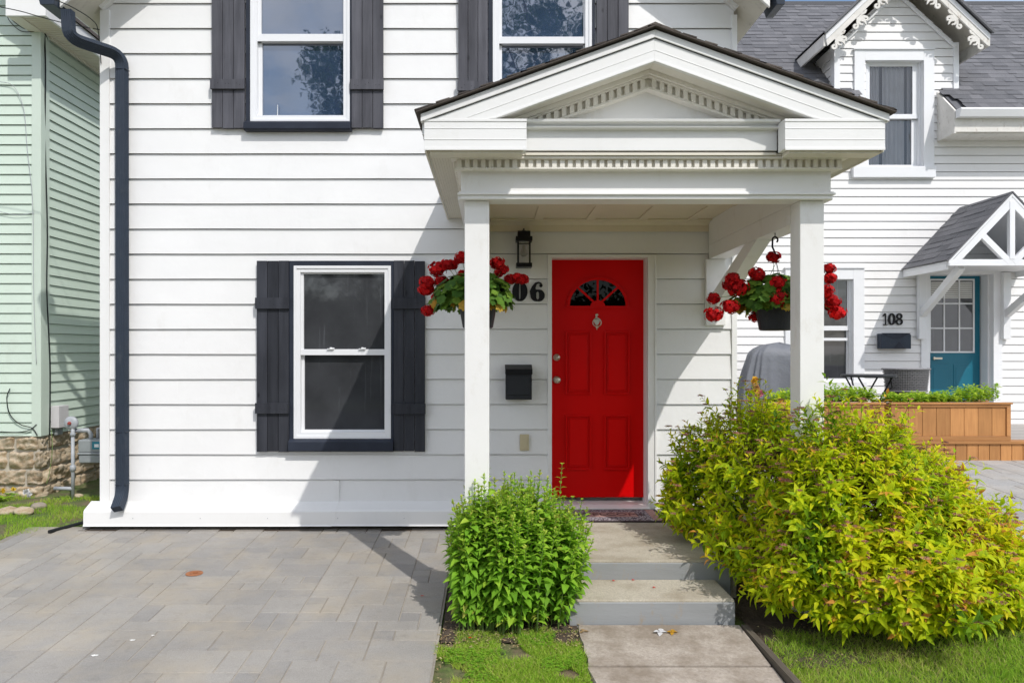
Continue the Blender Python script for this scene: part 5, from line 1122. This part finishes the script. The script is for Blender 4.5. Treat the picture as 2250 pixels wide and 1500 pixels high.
wire('cable', [W(22, 853, gy_), W(15, 875, gy_), W(22, 910, gy_), W(45, 932, gy_), W(70, 940, gy_), W(82, 956, gy_)], .005, 'black cable looping low on the mint front siding above the stones')
wire('cable', [W(0, 948, gy_), W(40, 949, gy_), W(65, 944, gy_), W(80, 932, gy_)], .004, 'black cable along the lowest board of the mint siding')
wire('cable', [W(113, 945, yG + .1), W(115, 985, yG + .0), W(110, 1030, yG - .05), W(102, 1063, yG - .1)], .003, 'thin green wire hanging down the stone foundation', M_gstem)
# utility box, gas meter
ub = thing('utility_box', (XG + .05, yG + .25, PZ(945, 1.6)), 'small pale grey utility box low on the mint side wall', 'utility box')
mb = MB(); mb.box(XG + .014, XG + .10, yG + .16, yG + .34, PZ(940, yG + .16), PZ(892, yG + .16)); mb.build('box_body', M_pvc, ub, bevel=.004)
mb = MB(); mb.box(XG + .03, XG + .06, yG + .2, yG + .3, PZ(956, yG + .16), PZ(940.5, yG + .16)); mb.build('box_fitting', M_meter, ub)
yg = 1.25; gm = thing('gas_meter', (PX(175, yg), yg, 0), 'grey gas meter with pipes and round regulator by the stone foundation', 'gas meter')
mb = MB(); rx = PX(160, yg); mb.tube([(rx, yg, -.05), (rx, yg, PZ(955, yg))], .017, 12); mb.lathe((rx, yg, PZ(1028, yg)), [(.02, -.03), (.027, -.028), (.027, .028), (.02, .03)], 12); mb.lathe((rx, yg, PZ(958, yg)), [(.017, 0), (.026, .004), (.026, .03), (.018, .04), (.022, .09)], 12)
mb.tube([(rx + .0, yg + .03, PZ(946, yg)), (rx + .12, yg + .06, PZ(946, yg)), (rx + .14, yg + .08, PZ(955, yg)), (rx + .14, yg + .08, PZ(970, yg))], .022, 12); mb.tube([(PX(203, yg), yg + .1, PZ(966, yg)), (PX(203, yg), yg + .1, PZ(944, yg)), (PX(215, yg), yg + .12, PZ(941, yg)), (PX(240, yg), yg + .3, PZ(938, yg))], .015, 12)
mb.tube([(rx, yg, PZ(1073, yg)), (PX(117, yg), yg + .02, PZ(1073, yg))], .019, 12); mb.build('pipe', M_galv, gm, smooth=True)
mb = MB(); mb.lathe((PX(157, yg), yg - .01, PZ(929, yg)), [(.058, -.03), (.068, -.02), (.070, 0), (.058, .012), (.03, .02), (.0, .02)], 28, 0, 'y'); reg = mb.build('regulator', M_galv, gm, smooth=True)
mb = MB(); mb.lathe((PX(157, yg), yg - .032, PZ(929, yg)), [(.018, 0), (.018, .012), (.012, .02), (0, .02)], 12, 0, 'y'); mb.build('regulator_cap', M_regred, reg)
a0, a1 = PX(170, yg), PX(221, yg); mb = MB(); mb.box(a0 + .005, a1, yg + .0, yg + .2, PZ(994, yg), PZ(966, yg)); mb.box(a0, a1 + .005, yg - .012, yg + .21, PZ(999, yg), PZ(994, yg)); mb.box(a0 + .01, a1 - .01, yg + .0, yg + .19, PZ(1017, yg), PZ(999, yg)); mb.build('meter_body', M_meter, gm, bevel=.014)
mb = MB(); mb.box(PX(203, yg), PX(222, yg), yg - .006, yg - .0005, PZ(986, yg), PZ(970, yg)); mb.box(PX(208, yg), PX(218, yg), yg - .009, yg - .0065, PZ(982, yg), PZ(975, yg), 1); mb.build('meter_label', [M_teal_label, M_vinyl], gm)

# ================================================================== VEGETATION
def rdir():
    a = random.uniform(0, 2 * math.pi); z = random.uniform(-1, 1); r = math.sqrt(1 - z * z); return Vector((r * math.cos(a), r * math.sin(a), z))
# --- golden spirea
sp = thing('shrub', (2.2, -1.5, G(2.2, -1.5)), 'large golden yellow-green shrub with dusty pink flower heads right of the steps', 'shrub')
EL = [((1.78, -1.55, .60), (.34, .40, .50)), ((1.98, -2.10, .58), (.38, .27, .60)), ((2.00, -2.0, .25), (.46, .36, .40)), ((2.24, -1.86, .42), (.44, .42, .62)), ((2.22, -1.50, .38), (.72, .72, .66)), ((1.86, -1.25, .62), (.46, .45, .50)), ((2.60, -1.78, .28), (.49, .55, .42)), ((1.62, -1.02, .42), (.34, .36, .42)), ((2.32, -2.05, .24), (.62, .46, .44)), ((2.55, -1.3, .35), (.55, .5, .5)), ((1.93, -1.98, .36), (.42, .32, .52)), ((1.60, -.85, .5), (.33, .35, .5))]
from mathutils import noise as mn0
tips = []
def inside(p, s=1.0):
    return any(sum(((p[i] - c[i]) / (r[i] * s)) ** 2 for i in range(3)) < 1 for c, r in EL)
tries = 0
while len(tips) < 3800 and tries < 60000:
    tries += 1; c, r = random.choices(EL, weights=[x[1][0] * x[1][1] * (2.2 if x[0][1] < -1.99 else 1) for x in EL])[0]; d = rdir()
    if d.z < -.45: continue
    k = random.choice((random.uniform(.90, 1.03), random.uniform(.75, .98), random.uniform(.9, 1.10))) * (1 + .27 * mn0.noise(Vector((d.x * 2.6 + c[0] * 5, d.y * 2.6, d.z * 2.6))))
    p = Vector((c[0] + d.x * r[0] * k, c[1] + d.y * r[1] * k, c[2] + d.z * r[2] * k))
    if p.z < G(p.x, p.y) + .06 or inside(p, .80): continue
    if p.y > -.06: continue
    if mn0.noise(Vector((p.x * 4.2, p.y * 4.2, p.z * 5.0 + 3))) < -.26 and k > .86: continue
    if p.x < 1.62 and p.z > .62 and random.random() < .40: continue
    tips.append((p, d))
for px, py, y in ((1462, 1048, -.95), (1490, 1060, -.95), (1500, 1100, -.95), (1548, 910, -1.0), (1570, 905, -1.0), (2236, 1215, -1.7), (2235, 1290, -1.8), (2190, 1170, -1.6), (2170, 1140, -1.6), (1560, 930, -1.0), (1480, 1045, -.95), (2225, 1330, -1.9), (2210, 1240, -1.8), (1800, 885, -1.9), (1805, 900, -1.9), (1790, 870, -1.9), (1645, 860, -1.2), (1655, 845, -1.2), (1640, 880, -1.2), (1665, 870, -1.2), (2120, 1050, -1.3), (2115, 1035, -1.3)):
    p = W(px, py, y); c0 = Vector((2.1, -1.4, .45)); tips.append((p, (p - c0).normalized()))
P, Dr, N, Ln, Wd, rn = [], [], [], [], [], []; fl = []; tw = MB()
from mathutils import noise as mn
for p, d in tips:
    ax = (d * .8 + Vector((0, 0, .45)) + rdir() * .5).normalized(); L_ = random.uniform(.10, .19); q = p - ax * L_
    if random.random() < .16: p = p + ax * random.uniform(.04, .16); q = p - ax * (L_ + .06); L_ += .06
    pn = mn.noise(p * 3.1) ; hgt_ = sst(.2, .95, p.z) ; greener = .30 * sst(.05, .35, mn.noise(p * 2.1 + Vector((5, 3, 1)))) + (.07 if (p.x < 1.75 and p.z > .3) else 0)
    sx_ = Vector((1, 0, 0)).cross(ax).normalized(); sy_ = ax.cross(sx_)
    tip_t = random.choice((.0, .05, .12, .22, .48)); nl = random.randint(8, 13); ph = random.uniform(0, 6.28)
    for k in range(nl):
        f = (k + 1) / nl; a = ph + k * 2.4; out = sx_ * math.cos(a) + sy_ * math.sin(a)
        up = .55 + .9 * f ** 2
        P.append(q + ax * L_ * f); dd = (out + ax * up - Vector((0, 0, .15))).normalized(); Dr.append(dd)
        N.append((ax - dd * ax.dot(dd) + Vector((0, 0, .5))).normalized())
        l = random.uniform(.048, .100) * (1 - .42 * f * f) * (.85 if p.z > .85 else 1.12); Ln.append(l); Wd.append(l * random.uniform(.28, .42))
        rn.append(min(1, max(0, .51 + .18 * pn - greener + random.gauss(0, .13) + tip_t * f ** 3 + (random.random() < .02) * .3)))
    if random.random() < .36 and p.z > .12: fl.append((p + ax * .01, ax))
    if random.random() < .6: tw.tube([q - ax * .12 - d * .05, q, p], [.0022, .0018, .001], 4)
leaf_object('foliage', P, Dr, N, Ln, Wd, rn, M_spirea, sp, droop=.22, fold=.22)
for _ in range(60):
    p, d = random.choice(tips); base = Vector((2.15 + random.uniform(-.25, .25), -1.5 + random.uniform(-.2, .2), G(2.1, -1.5)))
    mid = base.lerp(p, .5) + Vector((0, 0, .12)); tw.tube([base, mid, p - d * .12], [.006, .0045, .002], 5)
tw.build('branches', M_twig, sp)
P, Dr, N, Ln, Wd, rn = [], [], [], [], [], []
for p, ax in fl:
    rr2 = random.uniform(.016, .034); nb = int(20 + rr2 * 1700)
    tone = random.uniform(0, .8)
    for k in range(nb):
        d = rdir(); d.z = abs(d.z) * .5; o_ = Vector((d.x, d.y, d.z * .6)) * rr2 * random.uniform(.4, 1)
        P.append(p + o_); Dr.append(rdir() + ax); N.append(rdir()); Ln.append(random.uniform(.004, .008)); Wd.append(random.uniform(.004, .007)); rn.append(tone + random.uniform(0, .3))
leaf_object('flower_clusters', P, Dr, N, Ln, Wd, rn, M_pinkf, sp, droop=.5, fold=.3)

# --- upright green perennial clump left of the steps
gp = thing('leafy_plant', (0.14, -1.7, G(0, -1.7)), 'dense clump of upright bright green leafy stems left of the steps', 'plant')
P, Dr, N, Ln, Wd, rn = [], [], [], [], [], []; tw = MB()
stems = []
for k in range(230):
    a = random.uniform(0, 6.28); r_ = math.sqrt(random.random()); stems.append((.15 + .325 * r_ * math.cos(a), -1.80 + .28 * r_ * math.sin(a), r_, a))
for k in range(60): stems.append((random.uniform(-.19, .06), random.uniform(-2.03, -1.885), .3, random.uniform(0, 6.28)))
for (x, y, r_, a) in stems:
    h = random.uniform(.66, .80) * (1 - .28 * r_ ** 4)
    if abs(x - .2) < .08 and random.random() < .2: h *= 1.06
    h *= (1 - .30 * sst(.05, .36, -x) - .06 * sst(.25, .5, x) + random.uniform(-.10, .04)) * (random.uniform(1.04, 1.13) if random.random() < .22 else 1)
    lean = .13 * r_ ** 1.5; bx = Vector((math.cos(a) * lean, math.sin(a) * lean * .8, 0)); base = Vector((x, y, G(x, y))); top = base + Vector((0, 0, h)) + bx + Vector((random.uniform(-.03, .03), random.uniform(-.03, .03), 0))
    if -.175 < top.x < .0 and -1.860 < top.y < -1.69: continue
    mid = base.lerp(top, .5) - bx * .2; tw.tube([base, mid, top], [.0035, .003, .0015], 5)
    n = int(h / .0235)
    for k in range(n):
        f = (k + 1) / n
        if f < .10: continue
        c = base * (1 - f) ** 2 + mid * 2 * f * (1 - f) + top * f * f; aa = k * 1.57 + a * 3 + random.uniform(-.5, .5)
        for s2 in (0, math.pi):
            e = .05 + 1.6 * f ** 5 + random.uniform(-.5, .3); d = Vector((math.cos(aa + s2), math.sin(aa + s2), e)).normalized()
            l = (.046 + .046 * math.sin(min(1, f * 1.15) * math.pi * .62)) * random.uniform(.6, 1.15) * (1 - .74 * f ** 5)
            P.append(c); Dr.append(d); N.append((random.uniform(-.35, .35), random.uniform(-.35, .35), 1)); Ln.append(l); Wd.append(l * random.uniform(.48, .62)); rn.append(.56 + .38 * f ** 4 + random.gauss(0, .13) - .2 * (1 - f) + (.5 if (f < .28 and random.random() < .28) else 0))
    for k in range(9):
        aa = random.uniform(0, 6.28); d = Vector((math.cos(aa) * .6, math.sin(aa) * .6, 1)); P.append(top - Vector((0, 0, random.uniform(0, .02)))); Dr.append(d); N.append((-d.x, -d.y, .3)); Ln.append(random.uniform(.012, .024)); Wd.append(.007); rn.append(.93)
# one taller shoot near the door
for (px, py, hh) in ((1235, 1022, 1), (1258, 1095, 1), (1278, 1100, 1), (1045, 1065, 1), (1125, 1045, 1), (1175, 1050, 1), (990, 1150, 1), (985, 1200, 1), (1290, 1150, 1)):
    y = -1.72; top = W(px, py, y); base = Vector((top.x * .8 + .02, y, G(0, y))); tw.tube([base, top], [.004, .0015], 5); n = 22
    for k in range(n):
        f = .3 + .7 * (k + 1) / n; c = base.lerp(top, f); aa = k * 1.57
        for s2 in (0, math.pi):
            d = Vector((math.cos(aa + s2), math.sin(aa + s2), .2 + 1.2 * f ** 8)); l = .05 * (1 - .55 * f ** 8) * random.uniform(.8, 1.1); P.append(c); Dr.append(d); N.append((0, 0, 1)); Ln.append(l); Wd.append(l * .42); rn.append(.45 + .4 * f ** 6)
    for k in range(10):
        aa = random.uniform(0, 6.28); d = Vector((math.cos(aa) * .6, math.sin(aa) * .6, 1)); P.append(top); Dr.append(d); N.append((-d.x, -d.y, .3)); Ln.append(.022); Wd.append(.007); rn.append(.93)
leaf_object('foliage', P, Dr, N, Ln, Wd, np.array(rn), M_aster, gp, droop=.32, fold=.18); tw.build('stems', M_gstem, gp)

# --- hanging geranium baskets
def basket(label, cx_, y, potz, heads, seed, hookz):
    random.seed(seed); fshift = -.035 if cx_ < 0 else 0; bk = thing('hanging_basket', (cx_, y, potz), label, 'hanging basket', 'hanging geranium baskets')
    mb = MB(); mb.lathe((cx_, y, potz), [(.001, 0), (.092, 0), (.10, .006), (.124, .14), (.134, .142), (.134, .16), (.126, .16), (.122, .13), (.001, .13)], 32); mb.build('pot', M_pot, bk, smooth=False, bevel=.002)
    mb = MB(); mb.tube([(cx_, y, hookz), (cx_, y, hookz - .03)], .003, 6); mb.tube([(cx_ + .018 * math.cos(a), y, hookz - .045 + .018 * math.sin(a)) for a in [math.pi * (-.3 + 1.5 * k / 12) for k in range(13)]] , .006, 8)
    mb.tube([(cx_ - .016, y, hookz - .05), (cx_ - .018, y, hookz - .09), (cx_ + .004, y, hookz - .14), (cx_ + .008, y, hookz - .19)], .006, 8); mb.build('hook', M_black, bk, smooth=True)
    mb = MB()
    for k in range(3):
        a = k * 2.09 + .5; mb.tube([(cx_ + .008, y, hookz - .19), (cx_ + .128 * math.cos(a), y + .128 * math.sin(a), potz + .155)], .0018, 5)
    mb.build('hanger_wire', M_cable, bk)
    P, Dr, N, Ln, Wd, rn = [], [], [], [], [], []; yl = [[], [], [], [], [], []]
    for _ in range(1000):
        d = rdir(); 
        if d.z < -.30: continue
        k = random.uniform(.62, 1.04); p = Vector((cx_ + d.x * .262 * k + fshift, y + d.y * .26 * k, potz + .195 + d.z * (.165 if d.z > 0 else .24) * k))
        if p.z < potz + .13 and math.hypot(p.x - cx_, p.y - y) < .14: continue
        r_ = random.uniform(.026, .046); nrm = (d * .9 + Vector((0, -.25, .7)) + rdir() * .4).normalized(); ux = nrm.cross(Vector((.3, .2, 1))).normalized(); uy = nrm.cross(ux); tone = random.uniform(0, 1)
        tgt = (P, Dr, N, Ln, Wd, rn)
        if d.z < -.05 and random.random() < .14: tgt = yl
        for j in range(7):   # lobed round leaf made of seven overlapping lobes
            a = j * .86 + random.uniform(-.1, .1); dd = ux * math.cos(a) + uy * math.sin(a) + nrm * .22
            tgt[0].append(p); tgt[1].append(dd); tgt[2].append(nrm); tgt[3].append(r_); tgt[4].append(r_ * .98); tgt[5].append(tone + random.uniform(-.08, .08))
    leaf_object('foliage', P, Dr, N, Ln, Wd, np.array(rn), M_geran, bk, droop=.1, fold=.06)
    if yl[0]: leaf_object('yellow_leaves', yl[0], yl[1], yl[2], yl[3], yl[4], np.array(yl[5]), M_yleaf, bk, droop=.3, fold=.1)
    st = MB()
    for (px, py, r_, yy) in heads:
        c = W(px, py, y + yy); rad = r_ / S(y + yy) * 1.22; P, Dr, N, Ln, Wd, rn = [], [], [], [], [], []
        st.tube([(cx_ + (c.x - cx_) * .3, y + yy * .3, potz + .17), (cx_ + (c.x - cx_) * .7, y + yy * .7, (potz + .2 + c.z) / 2 + .02), c], .0018, 5)
        nf = 52 + int(rad * 700)
        for k in range(nf):
            d = rdir(); pc = c + Vector((d.x, d.y, d.z * .8)) * rad * random.uniform(.45, 1.0); ux = d.cross(Vector((.2, .5, 1))).normalized(); uy = d.cross(ux); tone = random.random()
            for j in range(5):
                a = j * 1.257 + tone * 6; dd = ux * math.cos(a) + uy * math.sin(a) + d * .45
                P.append(pc - d * .004); Dr.append(dd); N.append(d); Ln.append(random.uniform(.014, .022)); Wd.append(random.uniform(.012, .017)); rn.append(tone)
        leaf_object('flower_head', P, Dr, N, Ln, Wd, rn, M_petal, bk, droop=.25, fold=.1)
    st.build('stems', M_gstem, bk)
basket('hanging black pot of red geraniums by the right porch post', 1.859, -1.39, PZ(726, -1.39), [(1610, 612, 14, -.06), (1622, 632, 22, -.08), (1603, 626, 14, 0), (1664, 603, 17, -.1), (1709, 622, 17, -.2), (1712, 655, 21, -.22), (1699, 565, 14, -.02), (1604, 674, 18, -.1), (1567, 655, 13, -.05), (1567, 691, 20, -.08), (1661, 694, 14, .1), (1822, 590, 12, -.05), (1823, 612, 13, -.06), (1815, 640, 16, -.1), (1828, 662, 16, -.08), (1840, 688, 17, -.1), (1825, 672, 12, 0)], 21, rel(.776))
basket('hanging black pot of red geraniums half hidden behind the left porch post', -.09, -1.36, PZ(721, -1.36), [(1013, 566, 15, -.1), (993, 582, 12, -.05), (981, 582, 13, -.1), (962, 592, 19, -.1), (940, 620, 17, -.12), (936, 636, 15, -.1), (941, 682, 13, -.05), (970, 618, 14, .05), (1016, 603, 10, 0), (958, 652, 9, .05), (1093, 578, 15, -.1), (1104, 592, 12, .0), (1122, 613, 12, .0), (1138, 611, 12, -.02), (1150, 613, 11, .0), (1096, 600, 9, .1)], 31, rel(.776))
random.seed(55)

# --- grass and small stuff
def scatter(n, x0, x1, y0, y1, keep=lambda x, y: True):
    out = []
    while len(out) < n:
        x, y = random.uniform(x0, x1), random.uniform(y0, y1)
        if keep(x, y): out.append((x, y, G(x, y) - .012))
    return np.array(out)
def dens(x, y, k=3.0, off=0): return mn.noise(Vector((x * k, y * k, off)))
def lawn(name, n, x0, x1, y0, y1, keep, h=(.02, .045), mat=M_grass, label=None, shift=0):
    P = scatter(n, x0, x1, y0, y1, keep); hg = rng.uniform(h[0], h[1], n) * np.array([1 + .5 * dens(p[0], p[1], 4) for p in P])
    r_ = np.clip(rng.normal(.5 + shift, .16, n) + np.array([.3 * dens(p[0], p[1], 2.2, 5) for p in P]) + (rng.random(n) < .05) * .4, 0, 1)
    return grass_object(name, P, hg, rng.uniform(.0010, .0022, n), r_, mat, .7, kind='stuff', label=label, cat='grass')
lawn('grass', 36000, -.295, .49, -3.3, -1.98, lambda x, y: dens(x, y, 5) > -.32 + (.55 if (y > -2.03 or x < -.2) else 0) and x < .50 - .02 * abs(dens(0, y, 9)), (.018, .042), label='short patchy lawn strip between the driveway and the path', shift=.16)
lawn('grass', 60000, 1.5, 4.3, -3.3, -2.02, lambda x, y: (x < 2.76 or y < -2.2) and y < -2.05 - .05 * dens(x, y, 7) and not (x < 1.72 and y > -2.16 and x < 1.6), (.025, .055), label='lawn grass below the golden shrub', shift=.18)
lawn('grass', 36000, -6.4, -3.40, -1.6, 1.33, lambda x, y: dens(x, y, 2.5) > -.18 and not keepL(x + .12, y) and (y < .0 or x < -3.34), (.02, .05), label='patchy grass between the driveway and the stone foundation', shift=.12)
# clover-like ground cover in the strip
P = scatter(1500, -.24, .49, -3.2, -2.08, lambda x, y: dens(x, y, 4, 9) > .08); PP, Dr, rn = [], [], []
for p in P:
    for j in range(3): a = j * 2.09 + random.random(); PP.append((p[0], p[1], p[2] + random.uniform(.015, .03))); Dr.append((math.cos(a), math.sin(a), .2)); rn.append(random.uniform(.2, .7))
leaf_object('clover', PP, Dr, [(0, 0, 1)] * len(PP), [.011] * len(PP), [.010] * len(PP), rn, M_aster, None, droop=.1, fold=.05, kind='stuff', label='clover growing in the lawn strip', cat='clover')
# dry debris, litter of leaves around the beds
P = list(scatter(420, -.28, .50, -2.25, -1.9)) + list(scatter(60, 1.5, 2.0, -2.5, -1.95)) + list(scatter(80, -.30, -.22, -3.2, -2.0))
leaf_object('leaf_litter', [(p[0], p[1], p[2] + random.uniform(.012, .022)) for p in P], [(rdir().x, rdir().y, .1) for _ in P], [(0, 0, 1)] * len(P), [random.uniform(.008, .026) for _ in P], [random.uniform(.005, .014) for _ in P], [random.random() for _ in P], M_dryleaf, None, kind='stuff', label='dry leaf litter along the planting bed', cat='leaf litter')
def fallen(name, px, py, y, size, mat, label, cat, group=None, tone=.6, n=5):
    p = W(px, py, y); z = G(p.x, p.y) + .014 if py > 1330 or px < 1000 else p.z
    P, Dr = [], []
    for j in range(n): a = j * 6.28 / n * .8 + .3; P.append((p.x, p.y, z + .004)); Dr.append((math.cos(a), math.sin(a), .25 * (j % 2)))
    o = leaf_object(name, P, Dr, [(0, 0, 1)] * n, [size] * n, [size * .7] * n, [tone] * n, mat, None, droop=.15, fold=.12)
    return tag(o, label, cat, group)
fallen('fallen_leaf', 1452, 1392, -2.07, .045, M_wflow, 'pale curled fallen leaf on the concrete path', 'leaf', 'fallen leaves on the path', .3)
fallen('fallen_leaf', 1478, 1391, -2.07, .035, M_yleaf, 'orange fallen leaf beside the pale one on the concrete path', 'leaf', 'fallen leaves on the path', .1)
fallen('fallen_leaf', 1283, 1390, -2.06, .032, M_dryleaf, 'brown dry leaf at the left edge of the concrete path', 'leaf', 'fallen leaves on the path', .2, 3)
for px, py, y, zz, lab in ((1389, 1274, -1.575, .044, 'red petal at the back of the lower step'), (1435, 1295, -1.72, .044, 'red petal in the middle of the lower step'), (1346, 1276, -1.59, .044, 'small red petal at the back left of the lower step')):
    p = Vector((PX(px, y), y, zz)); o = leaf_object('petal', [p, p + Vector((.004, 0, .002))], [(1, .3, .2), (-.4, 1, .2)], [(0, 0, 1)] * 2, [.02, .016], [.012, .01], [.8, .5], M_petal); tag(o, lab, 'petal', 'red petals on the step')
for px, py, y, lab in ((926, 1313, -1.55, 'red petal on the pavers by the green plant'), (1031, 1409, -2.15, 'red petal on the lawn strip')):
    x_ = PX(px, y); p = Vector((x_, y, G(x_, y) + .02)); o = leaf_object('petal', [p, p], [(1, .3, .1), (-.4, 1, .2)], [(0, 0, 1)] * 2, [.018, .014], [.012, .01], [.8, .5], M_petal); tag(o, lab, 'petal', 'red petals on the ground')
# cleanout cap in the driveway
yy_ = -1.13; xx_ = PX(427, yy_)
mb = MB(); mb.lathe((xx_, yy_, G(xx_, yy_) + .012), [(.001, .004), (.026, .004), (.030, .0065), (.055, .0065), (.058, .001)], 28, cap=False); mb.box(xx_ - .008, xx_ + .02, yy_ - .006, yy_ + .006, G(xx_, yy_) + .012, G(xx_, yy_) + .024); mb.build('drain_cap', M_rust, None, label='round rusty iron cap set in the grey pavers', cat='drain cap')
for px, py, y, rr_, lab in ((208, 1440, -2.34, .010, 'larger white paint spot on the grey pavers near the bottom left'), (291, 1407, -2.16, .008, 'white paint spot on the pavers nearer the house than the larger one'), (336, 1396, -2.10, .005, 'faint small white paint spot on the pavers, rightmost of three')):
    x_ = PX(px, y); mb = MB(); z_ = G(x_, y) + .0150; ring_ = [(x_ + rr_ * (1.6 + .5 * math.sin(k * 2.3)) * math.cos(k * .52), y + rr_ * (1 + .4 * math.sin(k * 1.7)) * math.sin(k * .52)) for k in range(12)]
    mb.prism(ring_, z_ - .002, z_, axis='z'); mb.build('paint_spot', M_trim, None, label=lab, cat='paint spot', group='paint spots on the driveway')
# black edging strip at the driveway corner
mb = MB(); mb.tube([(-3.62, -.20, .012), (-3.5, .1, .02), (-3.42, .5, .02), (-3.42, 1.2, .02)], .015, 8); mb.build('lawn_edging', M_cable, None, label='black plastic lawn edging at the left corner of the white house', cat='edging')
# strawberry-like plant with flowers at the far left, rocks
wp = thing('flowering_plant', (-5.3, .9, 0), 'low green plant with yellow and white flowers by the stone foundation', 'plant')
P, Dr, N, Ln, Wd, rn = [], [], [], [], [], []
for _ in range(1500):
    x_, y_ = random.gauss(-5.25, .27), random.gauss(.85, .18); h = max(.02, .17 * math.exp(-((x_ + 5.3) ** 2 / .18 + (y_ - .85) ** 2 / .09))) * random.uniform(.4, 1.1); a = random.uniform(0, 6.28)
    if x_ > -4.86: continue
    for j in range(3): P.append((x_, y_, h)); Dr.append((math.cos(a + j * 2.1), math.sin(a + j * 2.1), .3)); N.append((0, 0, 1)); Ln.append(.042); Wd.append(.036); rn.append(random.uniform(.3, .95))
leaf_object('foliage', P, Dr, N, Ln, Wd, rn, M_aster, wp)
for (px, py, m_f, r_) in ((5, 1078, M_yflow, .03), (30, 1074, M_yflow, .025), (58, 1080, M_wflow, .035), (65, 1086, M_wflow, .03)):
    c = W(px, py, .68); P, Dr, N = [], [], []
    for k in range(26): d = rdir(); P.append(c); Dr.append(d); N.append(rdir())
    leaf_object('flower', P, Dr, N, [r_] * 26, [r_ * .7] * 26, [random.random() for _ in P], m_f, wp)
for i, (px, py, s2, lab) in enumerate(((52, 1101, .07, 'rounded tan rock beside the low flowering plant'), (85, 1088, .06, 'small brown rock near the foundation behind the rounded one'), (18, 1120, .07, 'flat grey-brown rock at the far left edge'), (40, 1114, .05, 'small rock in front of the rounded tan rock'), (172, 1092, .04, 'small stone at the foot of the gas pipe'))):
    y_ = .55 if i not in (1, 4) else (.8 if i == 1 else 1.3); c = W(px, py, y_); c.z = G(c.x, c.y) + s2 * .25; bm = bmesh.new(); bmesh.ops.create_icosphere(bm, subdivisions=3, radius=s2)
    for v in bm.verts: nn = mn.fractal(v.co * 14 + Vector((i * 7, 0, 0)), 1, 2, 3); v.co = Vector((v.co.x * 1.3, v.co.y, v.co.z * .62)) * (1 + .22 * nn)
    me = bpy.data.meshes.new('rock'); bm.to_mesh(me); bm.free(); me.materials.append(M_stonegrey if i % 2 else M_rock); me.polygons.foreach_set('use_smooth', [True] * len(me.polygons)); at = me.attributes.new('rnd', 'FLOAT', 'FACE'); at.data.foreach_set('value', [.6] * len(me.polygons))
    o = bpy.data.objects.new('rock', me); C.objects.link(o); o.location = c; tag(o, lab, 'rock', 'rocks by the foundation')
# snapdragons behind the spirea in the gap, seen over the shrub
sn = thing('snapdragon', (PX(1653, 1.0), 1.0, G(2.5, 1)), 'orange and pink flower spike above the golden shrub beside the house corner', 'flower')
P, Dr, N, rn, Ln, Wd = [], [], [], [], [], []
for (px, py, tone) in ((1658, 835, 1), (1663, 848, .45), (1661, 858, .8), (1666, 868, .0), (1670, 862, .1)):
    c = W(px, py, 1.0)
    for k in range(36): d = rdir(); P.append(c); Dr.append(d); N.append(rdir()); rn.append(tone); Ln.append(.042); Wd.append(.03)
leaf_object('flower', P, Dr, N, Ln, Wd, rn, M_snap, sn); mb = MB(); mb.tube([(PX(1658, 1), 1, G(2.5, 1)), (PX(1660, 1), 1, PZ(840, 1))], .006, 6); mb.build('stem', M_gstem, sn)

# --- trees across the street (their reflections show in the windows)
def tree(label, x, y, h, rad, seed, nleaf=12000):
    random.seed(seed); tr = thing('tree', (x, y, -.4), label, 'tree', 'street trees'); mb = MB(); mb.tube([(x, y, -.5), (x + .1, y, h * .3), (x - .1, y, h * .6)], [.3, .24, .12], 10)
    limbs = []
    for k in range(22):
        a = random.uniform(0, 6.28); f = random.uniform(.25, .6); q = Vector((x + math.cos(a) * rad * random.uniform(.4, .85), y + math.sin(a) * rad * .7, h * random.uniform(.35, .92))); limbs.append(q); mb.tube([(x, y, h * f), ((x + q.x) / 2, (y + q.y) / 2, (h * f + q.z) / 2 + .3), q], [.1, .06, .03], 6)
    mb.build('trunk', M_bark, tr); P, Dr, N = [], [], []
    cl = [(q, random.uniform(.7, 1.7)) for q in limbs] + [(Vector((x + random.gauss(0, rad * .42), y + random.gauss(0, rad * .35), h * random.uniform(.22, .97))), random.uniform(.6, 1.4)) for _ in range(34)]
    for _ in range(nleaf): q, r_ = random.choice(cl); d = rdir(); P.append(q + d * r_ * random.uniform(.3, 1)); Dr.append(rdir()); N.append(rdir())
    n = len(P); leaf_object('crown', P, Dr, N, rng.uniform(.10, .22, n), rng.uniform(.07, .14, n), rng.random(n), M_treeleaf, tr)
tree('broad leafy tree across the street, reflected in the upper right window', 2.8, -24, 19.5, 5.8, 3, 26000)
tree('smaller leafy tree across the street, reflected in the lower right of the left upper window', -5.0, -23, 14.6, 3.2, 4, 20000)
tree('low leafy tree across the street at the left', -11.5, -26, 7.5, 3.6, 5)
tree('leafy tree across the street at the right', 12.5, -25, 12, 4.6, 6)

hd = thing('hedge', (-5, -22, 0), 'tall unseen hedge added across the street to darken the lower window reflection', 'hedge'); n = 26000  # hedge added out of view to shape what the lower window reflects
P = np.stack([rng.uniform(-16, 8, n), -21.5 + rng.uniform(-.9, .9, n), rng.uniform(-.3, 1, n) ** 1 * 3.6 + rng.normal(0, .25, n)], 1)
leaf_object('foliage', P, rng.normal(0, 1, (n, 3)), rng.normal(0, 1, (n, 3)), rng.uniform(.15, .3, n), rng.uniform(.1, .2, n), rng.random(n), M_treeleaf, hd)
mb = MB(); mb.box(-16, 8, -22.1, -21.5, -.5, 3.4); mb.build('branches', M_bark, hd)
